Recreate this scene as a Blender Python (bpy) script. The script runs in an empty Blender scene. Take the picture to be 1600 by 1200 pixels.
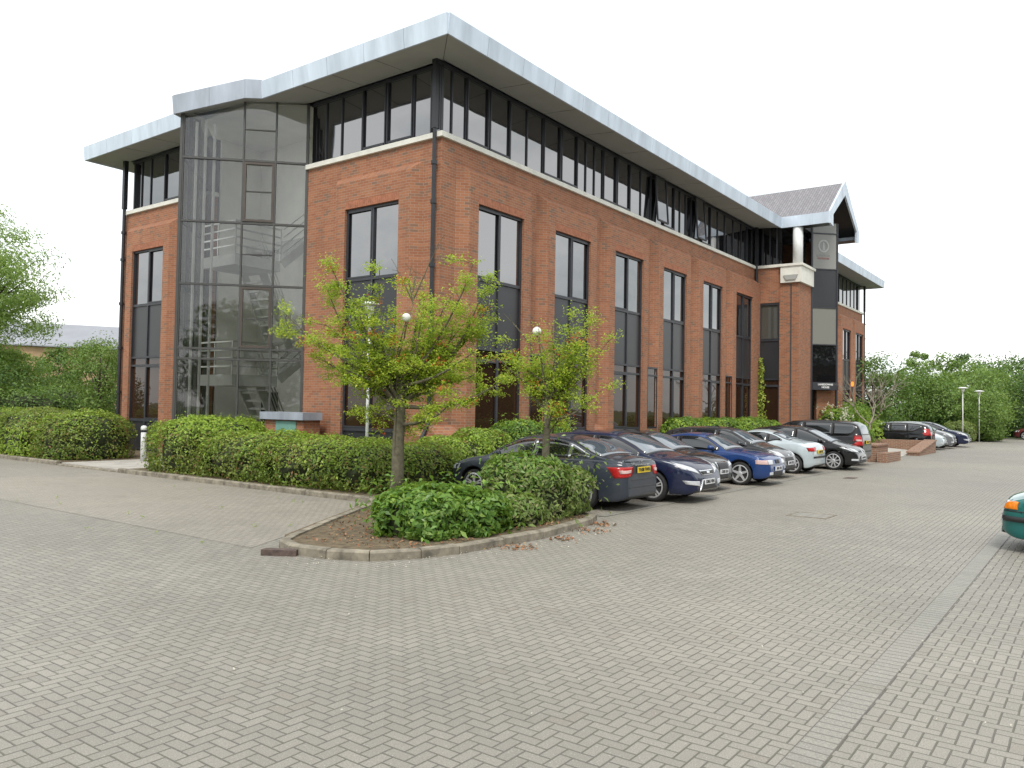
import bpy, bmesh, math, random
import numpy as np
from mathutils import Vector, Matrix
from mathutils.bvhtree import BVHTree
random.seed(7)
RNG = np.random.default_rng(11)
R = math.radians
scene = bpy.context.scene
COL = scene.collection

# ------------------------------------------------------------------ objects
def tag(o, label=None, cat=None, group=None, kind=None):
    if label: o['label'] = label
    if cat: o['category'] = cat
    if group: o['group'] = group
    if kind: o['kind'] = kind
    return o

def empty(name, loc=(0, 0, 0), rz=0.0, label=None, cat=None, group=None):
    o = bpy.data.objects.new(name, None)
    o.empty_display_size = .3
    COL.objects.link(o)
    o.location = loc
    o.rotation_euler = (0, 0, rz)
    return tag(o, label, cat, group)

def copy_tree(o, parent=None):
    c = o.copy()
    COL.objects.link(c)
    c.parent = parent
    for ch in list(o.children):
        copy_tree(ch, c)
    return c

def world_loc(o):
    v = Vector((0, 0, 0))
    while o is not None:
        v += o.location
        o = o.parent
    return v

def finish_mesh(me, mats, smooth=False, uv=True):
    for m in (mats if isinstance(mats, (list, tuple)) else [mats]):
        me.materials.append(m)
    if smooth:
        me.polygons.foreach_set('use_smooth', [True] * len(me.polygons))
    if uv:
        lay = me.uv_layers.new(name='UVMap')
        data = np.zeros((len(me.loops), 2), dtype=np.float32)
        co = [v.co for v in me.vertices]
        for p in me.polygons:
            n = p.normal
            if abs(n.z) > .75:
                for li in p.loop_indices:
                    c = co[me.loops[li].vertex_index]
                    data[li] = (c.x, c.y)
            else:
                t = Vector((-n.y, n.x, 0)).normalized()
                for li in p.loop_indices:
                    c = co[me.loops[li].vertex_index]
                    data[li] = (c.x * t.x + c.y * t.y, c.z)
        lay.data.foreach_set('uv', data.ravel())

class MB:
    """collects faces and links them as ONE mesh object"""
    def __init__(self):
        self.v = []; self.f = []; self.m = []; self.mi = 0
    def face(self, pts):
        i = len(self.v)
        self.v += [tuple(p) for p in pts]
        self.f.append(tuple(range(i, i + len(pts))))
        self.m.append(self.mi)
    def add(self, verts, faces):
        i = len(self.v)
        self.v += [tuple(p) for p in verts]
        for f in faces:
            self.f.append(tuple(i + k for k in f)); self.m.append(self.mi)
    def box(self, x0, y0, z0, x1, y1, z1):
        x0, x1 = min(x0, x1), max(x0, x1); y0, y1 = min(y0, y1), max(y0, y1); z0, z1 = min(z0, z1), max(z0, z1)
        self.prism([(x0, y0), (x1, y0), (x1, y1), (x0, y1)], z0, z1)
    def prism(self, poly, z0, z1):
        a = sum(poly[i][0] * poly[(i + 1) % len(poly)][1] - poly[(i + 1) % len(poly)][0] * poly[i][1] for i in range(len(poly)))
        if a < 0: poly = poly[::-1]
        n = len(poly)
        zz0 = z0 if isinstance(z0, (list, tuple)) else [z0] * n
        zz1 = z1 if isinstance(z1, (list, tuple)) else [z1] * n
        v = [(p[0], p[1], zz0[i]) for i, p in enumerate(poly)] + [(p[0], p[1], zz1[i]) for i, p in enumerate(poly)]
        f = [tuple(range(n))[::-1], tuple(range(n, 2 * n))] + [(i, (i + 1) % n, n + (i + 1) % n, n + i) for i in range(n)]
        self.add(v, f)
    def slab(self, pts, vec):
        """polygon pts (3D) extruded along vec"""
        p = [Vector(q) for q in pts]; w = Vector(vec); n = len(p)
        nrm = Vector((0, 0, 0))
        for i in range(n): nrm += p[i].cross(p[(i + 1) % n])
        if nrm.dot(w) > 0: p = p[::-1]
        v = p + [q + w for q in p]
        f = [tuple(range(n)), tuple(range(n, 2 * n))[::-1]] + [((i + 1) % n, i, n + i, n + (i + 1) % n) for i in range(n)]
        self.add(v, f)
    def beam(self, a, b, w, h, up=(0, 0, 1)):
        a = Vector(a); b = Vector(b); d = (b - a).normalized()
        s = d.cross(Vector(up))
        if s.length < 1e-4: s = d.cross(Vector((1, 0, 0)))
        s.normalize(); u = s.cross(d)
        s = s * w / 2; u = u * h / 2
        self.slab([a - s - u, a + s - u, a + s + u, a - s + u], b - a)
    def tube(self, pts, r, n=10, caps=True):
        pts = [Vector(p) for p in pts]
        rs = r if isinstance(r, (list, tuple)) else [r] * len(pts)
        rings = []
        ref = None
        for i, p in enumerate(pts):
            d = (pts[min(i + 1, len(pts) - 1)] - pts[max(i - 1, 0)])
            if d.length < 1e-9: d = Vector((0, 0, 1))
            d.normalize()
            if ref is None:
                ref = d.cross(Vector((0, 1, .1)))
                if ref.length < 1e-3: ref = d.cross(Vector((1, 0, 0)))
            ref = (ref - d * ref.dot(d)).normalized()
            s = d.cross(ref)
            rings.append([p + (ref * math.cos(t) + s * math.sin(t)) * rs[i] for t in [2 * math.pi * k / n for k in range(n)]])
        v = [q for r_ in rings for q in r_]
        f = []
        for i in range(len(rings) - 1):
            for k in range(n):
                f.append((i * n + k, i * n + (k + 1) % n, (i + 1) * n + (k + 1) % n, (i + 1) * n + k))
        if caps:
            f.append(tuple(range(n))[::-1]); f.append(tuple(range((len(rings) - 1) * n, len(rings) * n)))
        self.add(v, f)
    def lathe(self, prof, c=(0, 0, 0), n=20, axis='z'):
        """prof: list of (r, h)"""
        v = []
        for r_, h in prof:
            for k in range(n):
                t = 2 * math.pi * k / n
                x, y = r_ * math.cos(t), r_ * math.sin(t)
                q = (x, y, h) if axis == 'z' else ((x, h, -y) if axis == 'y' else (h, x, y))
                v.append((q[0] + c[0], q[1] + c[1], q[2] + c[2]))
        f = []
        for i in range(len(prof) - 1):
            for k in range(n):
                f.append((i * n + k, i * n + (k + 1) % n, (i + 1) * n + (k + 1) % n, (i + 1) * n + k))
        f.append(tuple(range(n))[::-1]); f.append(tuple(range((len(prof) - 1) * n, len(prof) * n)))
        self.add(v, f)
    def build(self, name, mats, parent=None, smooth=False, uv=True, off=None):
        me = bpy.data.meshes.new(name)
        o3 = world_loc(parent) if (parent is not None and off is None) else Vector(off or (0, 0, 0))
        me.from_pydata([(v[0] - o3.x, v[1] - o3.y, v[2] - o3.z) for v in self.v], [], self.f)
        me.update()
        finish_mesh(me, mats, smooth, False)
        me.polygons.foreach_set('material_index', self.m)
        if uv:
            m2 = me; lay = m2.uv_layers.new(name='UVMap')
            data = np.zeros((len(m2.loops), 2), dtype=np.float32)
            co = [v.co + o3 for v in m2.vertices]
            for p in m2.polygons:
                nn = p.normal
                if abs(nn.z) > .75:
                    for li in p.loop_indices:
                        c = co[m2.loops[li].vertex_index]; data[li] = (c.x, c.y)
                else:
                    t = Vector((-nn.y, nn.x, 0)).normalized()
                    for li in p.loop_indices:
                        c = co[m2.loops[li].vertex_index]; data[li] = (c.x * t.x + c.y * t.y, c.z)
            lay.data.foreach_set('uv', data.ravel())
        o = bpy.data.objects.new(name, me)
        COL.objects.link(o)
        if parent is not None: o.parent = parent
        return o

# ------------------------------------------------------------------ materials
class NT:
    def __init__(self, name):
        self.mat = bpy.data.materials.new(name); self.mat.use_nodes = True
        self.nt = self.mat.node_tree; self.nt.nodes.clear()
        self.out = self.n('ShaderNodeOutputMaterial')
    def n(self, t, **kw):
        nd = self.nt.nodes.new(t)
        for k, v in kw.items():
            if k.startswith('i_'): nd.inputs[k[2:].replace('_', ' ')].default_value = v
            else: setattr(nd, k, v)
        return nd
    def l(self, a, b): self.nt.links.new(a, b)
    def math(self, op, a, b=None, c=None):
        nd = self.nt.nodes.new('ShaderNodeMath'); nd.operation = op
        for i, x in enumerate((a, b, c)):
            if x is None: continue
            if isinstance(x, (int, float)): nd.inputs[i].default_value = x
            else: self.l(x, nd.inputs[i])
        return nd.outputs[0]
    def mix(self, fac, a, b, mode='MIX'):
        nd = self.nt.nodes.new('ShaderNodeMix'); nd.data_type = 'RGBA'; nd.blend_type = mode
        for s, x in ((nd.inputs[0], fac), (nd.inputs[6], a), (nd.inputs[7], b)):
            if isinstance(x, (int, float)): s.default_value = x
            elif isinstance(x, (tuple, list)): s.default_value = (*x[:3], 1)
            else: self.l(x, s)
        return nd.outputs[2]
    def noise(self, scale, detail=3, rough=.55, vec=None, w=None):
        nd = self.n('ShaderNodeTexNoise'); nd.inputs['Scale'].default_value = scale
        nd.inputs['Detail'].default_value = detail; nd.inputs['Roughness'].default_value = rough
        if vec is not None: self.l(vec, nd.inputs['Vector'])
        return nd.outputs['Fac']
    def ramp(self, fac, stops):
        nd = self.n('ShaderNodeValToRGB'); e = nd.color_ramp.elements
        while len(e) < len(stops): e.new(.5)
        for i, (p, c) in enumerate(stops):
            e[i].position = p; e[i].color = (*c, 1) if len(c) == 3 else c
        self.l(fac, nd.inputs[0]); return nd.outputs[0]
    def rng(self, fac, a, b, lo, hi):
        nd = self.n('ShaderNodeMapRange')
        for i, x in enumerate((fac, a, b, lo, hi)):
            if isinstance(x, (int, float)): nd.inputs[i].default_value = x
            else: self.l(x, nd.inputs[i])
        return nd.outputs[0]
    def bsdf(self, **kw):
        b = self.n('ShaderNodeBsdfPrincipled')
        for k, x in kw.items():
            s = b.inputs[k.replace('_', ' ')]
            if isinstance(x, bpy.types.NodeSocket): self.l(x, s)
            elif isinstance(x, (tuple, list)) and len(x) == 3 and s.type == 'RGBA': s.default_value = (*x, 1)
            else: s.default_value = x
        self.l(b.outputs[0], self.out.inputs[0])
        return b
    def bump(self, h, strength=.3, dist=.01):
        nd = self.n('ShaderNodeBump'); nd.inputs['Strength'].default_value = strength
        nd.inputs['Distance'].default_value = dist; self.l(h, nd.inputs['Height'])
        return nd.outputs[0]
    def uv(self): return self.n('ShaderNodeUVMap').outputs[0]
    def obj(self): return self.n('ShaderNodeTexCoord').outputs['Object']

def simple(name, col, rough=.6, metal=0., var=.18, scale=3., bump=0., spec=.5, streak=False, **kw):
    t = NT(name)
    vec = t.obj()
    if streak:
        mp = t.n('ShaderNodeMapping'); mp.inputs['Scale'].default_value = (1, 1, .18); t.l(vec, mp.inputs[0]); vec = mp.outputs[0]
    f = t.noise(scale, 4, .6, vec)
    c = t.mix(t.rng(f, .3, .7, 0, 1), [x * (1 - var) for x in col], [min(1, x * (1 + var)) for x in col])
    a = dict(Base_Color=c, Roughness=rough, Metallic=metal, **kw)
    a['Specular_IOR_Level'] = spec
    if bump: a['Normal'] = t.bump(t.noise(scale * 12, 3, .6, vec), bump, .01)
    t.bsdf(**a)
    return t.mat

def m_brick(name, c1, c2, mortar, dark):
    t = NT(name); uv = t.uv()
    br = t.n('ShaderNodeTexBrick', offset=.5)
    for k, x in dict(Scale=1., Mortar_Size=.0055, Mortar_Smooth=.3, Bias=0., Brick_Width=.225, Row_Height=.075).items():
        br.inputs[k.replace('_', ' ')].default_value = x
    br.inputs['Color1'].default_value = (0, 0, 0, 1); br.inputs['Color2'].default_value = (1, 1, 1, 1)
    br.inputs['Mortar'].default_value = (.5, .5, .5, 1)
    t.l(uv, br.inputs['Vector'])
    big = t.noise(.5, 4, .6, uv)
    base = t.mix(br.outputs['Color'], c1, c2)
    base = t.mix(t.rng(br.outputs['Color'], .80, .93, 0, .85), base, dark)
    base = t.mix(t.rng(big, .35, .7, 0, .45), base, [c1[0] * 1.1, c1[1] * 1.15, c1[2] * 1.1])
    base = t.mix(t.rng(t.noise(60, 3, .6, uv), .3, .7, 0, .25), base, [x * .62 for x in c1])
    col = t.mix(br.outputs['Fac'], base, mortar)
    mp_ = t.n('ShaderNodeMapping'); mp_.inputs['Scale'].default_value = (1, .12, 1); t.l(uv, mp_.inputs[0])
    col = t.mix(t.rng(t.noise(2.2, 4, .6, mp_.outputs[0]), .5, .8, 0, .35), col, [c1[0] * .55, c1[1] * .6, c1[2] * .7])
    h = t.math('SUBTRACT', t.math('MULTIPLY', t.noise(80, 2, .6, uv), .25), br.outputs['Fac'])
    t.bsdf(Base_Color=col, Roughness=.85, Normal=t.bump(h, .5, .006), Specular_IOR_Level=.25)
    return t.mat

def m_paver(name, ca, cb, joint, kind='herring', stain=.0):
    """block paving 200 x 100: herringbone or a soldier course"""
    t = NT(name)
    geo = t.n('ShaderNodeNewGeometry').outputs['Position']
    sep = t.n('ShaderNodeSeparateXYZ'); t.l(geo, sep.inputs[0])
    M = t.math
    k_ = 11.7 if kind == 'herring' else 10.6
    px, py = M('MULTIPLY', sep.outputs[0], k_), M('MULTIPLY', sep.outputs[1], 11.7 if kind == 'herring' else 10.)
    # gentle irregularity of hand-laid blocks
    wob = t.noise(1.3, 2, .5, geo); px = M('ADD', px, M('MULTIPLY', M('SUBTRACT', wob, .5), .35))
    wob2 = t.noise(1.1, 2, .5, M and geo); py = M('ADD', py, M('MULTIPLY', M('SUBTRACT', wob2, .5), .35 if kind == 'herring' else 0.))
    ix, iy = M('FLOOR', px), M('FLOOR', py); fx, fy = M('SUBTRACT', px, ix), M('SUBTRACT', py, iy)
    if kind == 'herring':
        k = M('FLOORED_MODULO', M('ADD', M('SUBTRACT', ix, iy), .5), 4.)
        m1 = M('MULTIPLY', M('GREATER_THAN', k, 1.), M('LESS_THAN', k, 2.))
        m2 = M('MULTIPLY', M('GREATER_THAN', k, 2.), M('LESS_THAN', k, 3.))
        vert = M('GREATER_THAN', k, 2.)
        lx = M('ADD', fx, m1); ly = M('ADD', fy, m2)
        W = M('SUBTRACT', 2., vert); H = M('ADD', 1., vert)
        idx = M('SUBTRACT', ix, m1); idy = M('SUBTRACT', iy, m2)
    else:
        W, H = 1., 2.
        lx, ly = fx, M('FLOORED_MODULO', M('ADD', py, 129.85), 2.)
        idx, idy = ix, M('FLOOR', M('MULTIPLY', py, .5))
    e = M('MINIMUM', M('MINIMUM', lx, M('SUBTRACT', W, lx)), M('MINIMUM', ly, M('SUBTRACT', H, ly)))
    cmb = t.n('ShaderNodeCombineXYZ'); t.l(idx, cmb.inputs[0]); t.l(idy, cmb.inputs[1])
    wn = t.n('ShaderNodeTexWhiteNoise'); wn.noise_dimensions = '2D'; t.l(cmb.outputs[0], wn.inputs['Vector'])
    col = t.mix(wn.outputs['Value'], ca, cb)
    col = t.mix(t.rng(t.noise(.22, 4, .6, geo), .35, .65, 0, .5), col, [x * .80 for x in ca])
    col = t.mix(t.rng(t.noise(.07, 3, .6, geo), .45, .65, 0, .55), col, [cb[0] * 1.12, cb[1] * 1.08, cb[2] * 1.02])
    rare = t.math('MULTIPLY', t.math('GREATER_THAN', wn.outputs['Value'], .965), .45); col = t.mix(rare, col, [ca[0] * .8, ca[1] * .72, ca[2] * .66])
    col = t.mix(t.rng(t.noise(.9, 5, .65, geo), .5, .75, 0, .35 + stain), col, [x * .7 for x in ca])
    sp = t.noise(115, 3, .8, geo)
    col = t.mix(t.rng(sp, .38, .66, 0, .8), col, [x * .52 for x in ca])
    col = t.mix(t.rng(t.noise(90, 1, .5, geo), .66, .74, 0, .5), col, (.50, .49, .44))
    col = t.mix(t.rng(t.noise(45, 3, .7, geo), .62, .72, 0, .5), col, (.46, .45, .41))
    oil = t.noise(1.7, 2, .5, geo); col = t.mix(t.rng(oil, .73, .80, 0, .45), col, (.10, .095, .085))
    col = t.mix(t.rng(t.noise(9, 3, .7, geo), .74, .80, 0, .6), col, (.55, .53, .48))
    jf = t.rng(e, .03, .08, 1, 0)
    moss = t.rng(t.noise(.35, 3, .6, geo), .45, .7, 0, 1)
    jc = t.mix(moss, joint, [joint[0] * .95, joint[1] * 1.02, joint[2] * .8])
    col = t.mix(t.math('MULTIPLY', jf, .92), col, jc)
    h = M('SUBTRACT', M('MULTIPLY', sp, .2), M('MULTIPLY', jf, 1.))
    h = M('ADD', h, M('MULTIPLY', wn.outputs['Value'], .25))
    t.bsdf(Base_Color=col, Roughness=.62, Normal=t.bump(h, .7, .010), Specular_IOR_Level=.55)
    return t.mat

def m_glass(name, tint=(.012, .012, .014), ior=2.1, rough=.02, wav=.02, col=None):
    t = NT(name)
    o = t.n('ShaderNodeNewGeometry').outputs['Position']
    nrm = t.bump(t.noise(.9, 2, .5, o), wav, .25)
    t.bsdf(Base_Color=tint, Roughness=rough, IOR=ior, Normal=nrm)
    return t.mat

def m_clear(name, tint=(.42, .43, .44), ior=1.7, wav=.01):
    t = NT(name)
    o = t.n('ShaderNodeNewGeometry').outputs['Position']
    nrm = t.bump(t.noise(.9, 2, .5, o), wav, .25)
    tr = t.n('ShaderNodeBsdfTransparent'); tr.inputs[0].default_value = (*tint, 1)
    gl = t.n('ShaderNodeBsdfGlossy'); gl.inputs['Roughness'].default_value = .02; t.l(nrm, gl.inputs['Normal'])
    gl.inputs[0].default_value = (.9, .9, .92, 1)
    fr = t.n('ShaderNodeFresnel'); fr.inputs[0].default_value = ior; t.l(nrm, fr.inputs['Normal'])
    mx = t.n('ShaderNodeMixShader'); t.l(fr.outputs[0], mx.inputs[0]); t.l(tr.outputs[0], mx.inputs[1]); t.l(gl.outputs[0], mx.inputs[2])
    t.l(mx.outputs[0], t.out.inputs[0])
    return t.mat

def m_leaf(name, cols, rough=.45, trans=.35):
    """leaf colours vary leaf by leaf"""
    t = NT(name)
    g = t.n('ShaderNodeNewGeometry')
    n = len(cols)
    c = t.ramp(g.outputs['Random Per Island'], [(i / (n - 1) if n > 1 else 0, cols[i]) for i in range(n)])
    f = t.noise(1.1, 3, .6, t.obj())
    c = t.mix(t.rng(f, .35, .68, 0, .30), c, cols[0])
    b = t.n('ShaderNodeBsdfPrincipled'); t.l(c, b.inputs['Base Color']); b.inputs['Roughness'].default_value = rough
    b.inputs['Specular IOR Level'].default_value = .35
    tl = t.n('ShaderNodeBsdfTranslucent')
    c2 = t.mix(.5, c, (.35, .5, .05), 'MIX'); t.l(c2, tl.inputs[0])
    mx = t.n('ShaderNodeMixShader'); mx.inputs[0].default_value = trans
    t.l(b.outputs[0], mx.inputs[1]); t.l(tl.outputs[0], mx.inputs[2]); t.l(mx.outputs[0], t.out.inputs[0])
    return t.mat

M = {}
M['brick'] = m_brick('red_brick', (.295, .121, .068), (.44, .198, .108), (.34, .275, .21), (.16, .125, .10))
M['brick_low'] = m_brick('low_wall_brick', (.25, .135, .09), (.34, .19, .12), (.46, .42, .35), (.17, .10, .07))
M['paver'] = m_paver('block_paving', (.272, .258, .225), (.372, .348, .300), (.115, .11, .092))
M['paver_bay'] = m_paver('parking_bay_paving', (.318, .293, .250), (.41, .374, .318), (.14, .128, .108), stain=.2)
M['soldier'] = m_paver('paving_edge_course', (.28, .272, .24), (.345, .333, .292), (.13, .12, .11), 'soldier')
M['kerb'] = simple('kerb_concrete', (.225, .20, .155), .9, var=.5, scale=5, bump=.4)
M['slab'] = simple('path_concrete', (.42, .40, .36), .9, var=.15, scale=2, bump=.2)
M['soil'] = simple('bed_soil', (.13, .10, .06), 1., var=.5, scale=9, bump=.8)
M['grass'] = simple('rough_grass', (.10, .14, .05), 1., var=.4, scale=5, bump=.6)
M['frame'] = simple('dark_window_frame', (.035, .037, .045), .45, var=.1)
M['bronze'] = simple('bronze_frame', (.07, .055, .045), .5, var=.15)
M['towerframe'] = simple('grey_mullion', (.06, .06, .058), .5, var=.1)
M['spandrel'] = simple('spandrel_panel', (.030, .031, .035), .35, var=.12, scale=1.)
M['glass'] = m_glass('solar_glass', ior=3.1, wav=.03)
M['glass_gf'] = m_glass('ground_floor_glass', (.035, .018, .011), ior=1.5, wav=.02)
M['glass_band'] = m_glass('band_glass', ior=3.0, wav=.012)
M['glass_dark'] = m_glass('entrance_glass', (.008, .008, .009), ior=1.6)
M['glass_blind'] = m_glass('blind_behind_glass', (.22, .22, .20), ior=1.6)
M['glass_dim'] = m_glass('dim_blind_glass', (.075, .075, .065), ior=1.6)
M['clear'] = m_clear('stair_glass', tint=(.96, .962, .95), ior=1.56)
M['zinc'] = simple('zinc_fascia', (.54, .615, .70), .5, .1, var=.2, scale=1.6, streak=True)
M['zinc2'] = simple('weathered_zinc', (.36, .40, .46), .5, .2, var=.3, scale=1.6, streak=True)
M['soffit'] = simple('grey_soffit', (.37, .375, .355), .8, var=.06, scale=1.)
M['joint'] = simple('panel_joint', (.06, .06, .06), .8)
M['stone'] = simple('white_stone', (.74, .73, .66), .8, var=.1, scale=3)
M['slate'] = None
M['black'] = simple('black_pipe', (.022, .023, .028), .4, var=.2)
M['white'] = simple('white_paint', (.72, .73, .72), .4, var=.06)
M['int'] = simple('stair_wall', (.82, .81, .76), .8, var=.08, scale=1)
M['intdark'] = simple('stair_steel', (.50, .50, .47), .6, var=.1)
M['rail'] = simple('stair_rail', (.55, .55, .52), .35, .6, var=.1)
M['lampglass'] = simple('opal_lamp', (.85, .85, .82), .3, var=.02)
M['iron'] = simple('rusty_iron', (.10, .07, .06), .8, var=.4, scale=14, bump=.5)
M['greendoor'] = simple('green_cabinet', (.16, .34, .28), .6, var=.12)

def m_slate():
    t = NT('slate_tiles'); uv = t.uv()
    br = t.n('ShaderNodeTexBrick', offset=.5)
    for k, x in dict(Scale=1., Mortar_Size=.012, Mortar_Smooth=.2, Bias=0., Brick_Width=.36, Row_Height=.13).items():
        br.inputs[k.replace('_', ' ')].default_value = x
    br.inputs['Color1'].default_value = (.185, .18, .195, 1); br.inputs['Color2'].default_value = (.235, .23, .245, 1)
    br.inputs['Mortar'].default_value = (.10, .09, .09, 1); t.l(uv, br.inputs['Vector'])
    t.bsdf(Base_Color=br.outputs['Color'], Roughness=.7)
    return t.mat
M['slate'] = m_slate()

# ------------------------------------------------------------------ camera, light, sky
CAM = Vector((-15.816, -14.22, 1.9))
yaw, pit, rol = R(36.598), R(1.705), R(0.99)
F_ = Vector((math.cos(yaw) * math.cos(pit), math.sin(yaw) * math.cos(pit), math.sin(pit)))
R_ = Vector((math.sin(yaw), -math.cos(yaw), 0)); U_ = R_.cross(F_)
R2 = R_ * math.cos(rol) + U_ * math.sin(rol); U2 = R2.cross(F_)
cam = bpy.data.cameras.new('camera'); co = bpy.data.objects.new('camera', cam); COL.objects.link(co)
mw = Matrix.Identity(4)
for i, c in enumerate((R2, U2, -F_)):
    for j in range(3): mw[j][i] = c[j]
mw.translation = CAM
co.matrix_world = mw
cam.sensor_width = 36; cam.lens = 1251.24 / 1600 * 36; cam.clip_start = .1; cam.clip_end = 3000
scene.camera = co

SUN_EL, SUN_AZ = 52., 207.     # degrees; azimuth of the direction TO the sun measured from +x
sd = Vector((math.cos(R(SUN_EL)) * math.cos(R(SUN_AZ)), math.cos(R(SUN_EL)) * math.sin(R(SUN_AZ)), math.sin(R(SUN_EL))))
sl = bpy.data.lights.new('sun', 'SUN'); sl.energy = 1.5; sl.angle = R(14); sl.color = (1, .955, .88)
so = bpy.data.objects.new('sun', sl); COL.objects.link(so)
so.rotation_euler = sd.to_track_quat('Z', 'Y').to_euler(); so.location = (0, 0, 40)

w = bpy.data.worlds.new('World'); scene.world = w; w.use_nodes = True
nt = w.node_tree; nt.nodes.clear()
out = nt.nodes.new('ShaderNodeOutputWorld')
sky = nt.nodes.new('ShaderNodeTexSky'); sky.sky_type = 'NISHITA'; sky.sun_disc = False
sky.sun_elevation = R(SUN_EL); sky.sun_rotation = R(90 - SUN_AZ)
bg = nt.nodes.new('ShaderNodeBackground'); bg.inputs[1].default_value = .12
nt.links.new(sky.outputs[0], bg.inputs[0])
tc = nt.nodes.new('ShaderNodeTexCoord')
mp = nt.nodes.new('ShaderNodeMapping'); mp.inputs['Scale'].default_value = (1, 1, 2.6); nt.links.new(tc.outputs['Generated'], mp.inputs[0])
no = nt.nodes.new('ShaderNodeTexNoise'); no.inputs['Scale'].default_value = 2.4; no.inputs['Detail'].default_value = 7; no.inputs['Roughness'].default_value = .55
nt.links.new(mp.outputs[0], no.inputs['Vector'])
rp = nt.nodes.new('ShaderNodeValToRGB'); e = rp.color_ramp.elements
e[0].position = .34; e[0].color = (.53, .58, .59, 1); e[1].position = .56; e[1].color = (1.0, 1.0, .99, 1)
nt.links.new(no.outputs['Fac'], rp.inputs[0])
bg2 = nt.nodes.new('ShaderNodeBackground'); bg2.inputs[1].default_value = 1.1
nt.links.new(rp.outputs[0], bg2.inputs[0])
mx = nt.nodes.new('ShaderNodeMixShader')
mx.inputs[0].default_value = .86
nt.links.new(bg.outputs[0], mx.inputs[1]); nt.links.new(bg2.outputs[0], mx.inputs[2]); nt.links.new(mx.outputs[0], out.inputs[0])
vs = scene.view_settings; vs.view_transform = 'Standard'; vs.look = 'None'; vs.exposure = .68; vs.gamma = 1
scene.cycles.max_bounces = 8; scene.cycles.transparent_max_bounces = 12; scene.cycles.diffuse_bounces = 3; scene.cycles.glossy_bounces = 4
scene.cycles.use_denoising = True

# ------------------------------------------------------------------ ground
def struct(name, mb, mat, **k):
    o = mb.build(name, mat, **k); o['kind'] = 'structure'; return o

g = MB(); g.face([(-500, -500, -.01), (700, -500, -.01), (700, 500, -.01), (-500, 500, -.01)])
struct('ground', g, M['grass'])
g = MB(); g.face([(-60, -30, 0), (66, -30, 0), (66, 0.5, 0), (-4.8, 0.5, 0), (-4.8, 30, 0), (-60, 30, 0)])
struct('car_park', g, M['paver'])
# parking bays of paler blocks, 4 mm above
g = MB(); g.face([(-9.35, -5.2, .004), (-4.95, -3.0, .004), (-4.95, 30, .004), (-9.35, 30, .004)])
g.face([(-3.5, -6.9, .004), (17.8, -6.9, .004), (17.8, -1.6, .004), (-3.5, -1.6, .004)])
g.face([(29.6, -6.6, .004), (46, -6.6, .004), (46, -1.6, .004), (29.6, -1.6, .004)])
struct('parking_bays', g, M['paver_bay'])
g = MB(); g.face([(-40, -12.985, .004), (64, -12.985, .004), (64, -12.785, .004), (-40, -12.785, .004)])
g.face([(-3.4, -7.1, .008), (17.8, -7.1, .008), (17.8, -6.9, .008), (-3.4, -6.9, .008)])
struct('paving_edge_course', g, M['soldier'])

def kerb(line, wid=.13, h=.115, name='kerb', step=.92):
    """line of kerb stones, body on the left-hand side of the line"""
    mb = MB()
    pts = [Vector((p[0], p[1], 0)) for p in line]
    # resample
    out = []
    for a, b in zip(pts[:-1], pts[1:]):
        n = max(1, round((b - a).length / step))
        for i in range(n): out.append(a.lerp(b, i / n))
    out.append(pts[-1])
    off = []
    for i, p in enumerate(out):
        d0 = (out[i] - out[i - 1]).normalized() if i else (out[1] - out[0]).normalized()
        d1 = (out[i + 1] - out[i]).normalized() if i < len(out) - 1 else d0
        n0 = Vector((-d0.y, d0.x, 0)); n1 = Vector((-d1.y, d1.x, 0))
        nn = (n0 + n1).normalized(); off.append(nn / max(.5, nn.dot(n0)))
    for i in range(len(out) - 1):
        a, b = out[i], out[i + 1]; d = (b - a).normalized() * .006
        a2, b2 = a + d, b - d
        hh = h + random.uniform(-.006, .006)
        c = .02
        pa, pb = off[i], off[i + 1]
        v = []
        for q, nn in ((a2, pa), (b2, pb)):
            v += [q, q + Vector((0, 0, hh - c)), q + nn * c + Vector((0, 0, hh)), q + nn * wid + Vector((0, 0, hh)), q + nn * wid]
        mb.add(v, [(0, 5, 6, 1), (1, 6, 7, 2), (2, 7, 8, 3), (3, 8, 9, 4), (4, 3, 2, 1, 0), (5, 6, 7, 8, 9)])
    return mb

ISL = [(-4.9, 6.9), (-4.9, -2.7), (-5.3, -3.2), (-8.7, -5.15), (-9.1, -5.45), (-9.28, -5.9), (-9.2, -6.5), (-8.95, -7.0), (-8.4, -7.35), (-7.84, -7.5), (-6.1, -7.62), (-4.4, -7.42), (-3.85, -7.2), (-3.55, -6.7), (-3.5, -1.7)]
mb = kerb(ISL); mb.v2 = None
k2 = kerb([(-3.5, -1.7), (17.9, -1.7)]); mb.add(k2.v, k2.f)
struct('kerb', mb, M['kerb'])
struct('kerb', kerb([(-4.9, 32), (-4.9, 10.4)]), M['kerb'])
struct('kerb', kerb([(-4.9, 10.4), (-4.9, 6.9)], h=.05), M['kerb'])
g = MB(); inner = [(p[0] + .1, p[1]) for p in ISL]
bed = [(-4.82, 6.9)] + [(-4.82, -2.7), (-5.3, -3.1), (-8.7, -5.05), (-9.0, -5.5), (-9.18, -5.9), (-9.1, -6.5), (-8.85, -6.95), (-8.35, -7.25), (-7.84, -7.4), (-6.1, -7.52), (-4.4, -7.32), (-3.9, -7.1), (-3.65, -6.7), (-3.6, -1.62), (17.9, -1.6), (17.9, .6), (.5, .6), (.5, 6.9)]
g.prism(bed, .0, .085); struct('planting_bed', g, M['soil'])
g = MB(); g.box(-4.8, 10.4, 0, .5, 32, .085); struct('planting_bed', g, M['soil'])
g = MB(); g.box(17.9, -1.6, 0, 46, .4, .085); struct('planting_bed', g, M['soil'])
g = MB()
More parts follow.
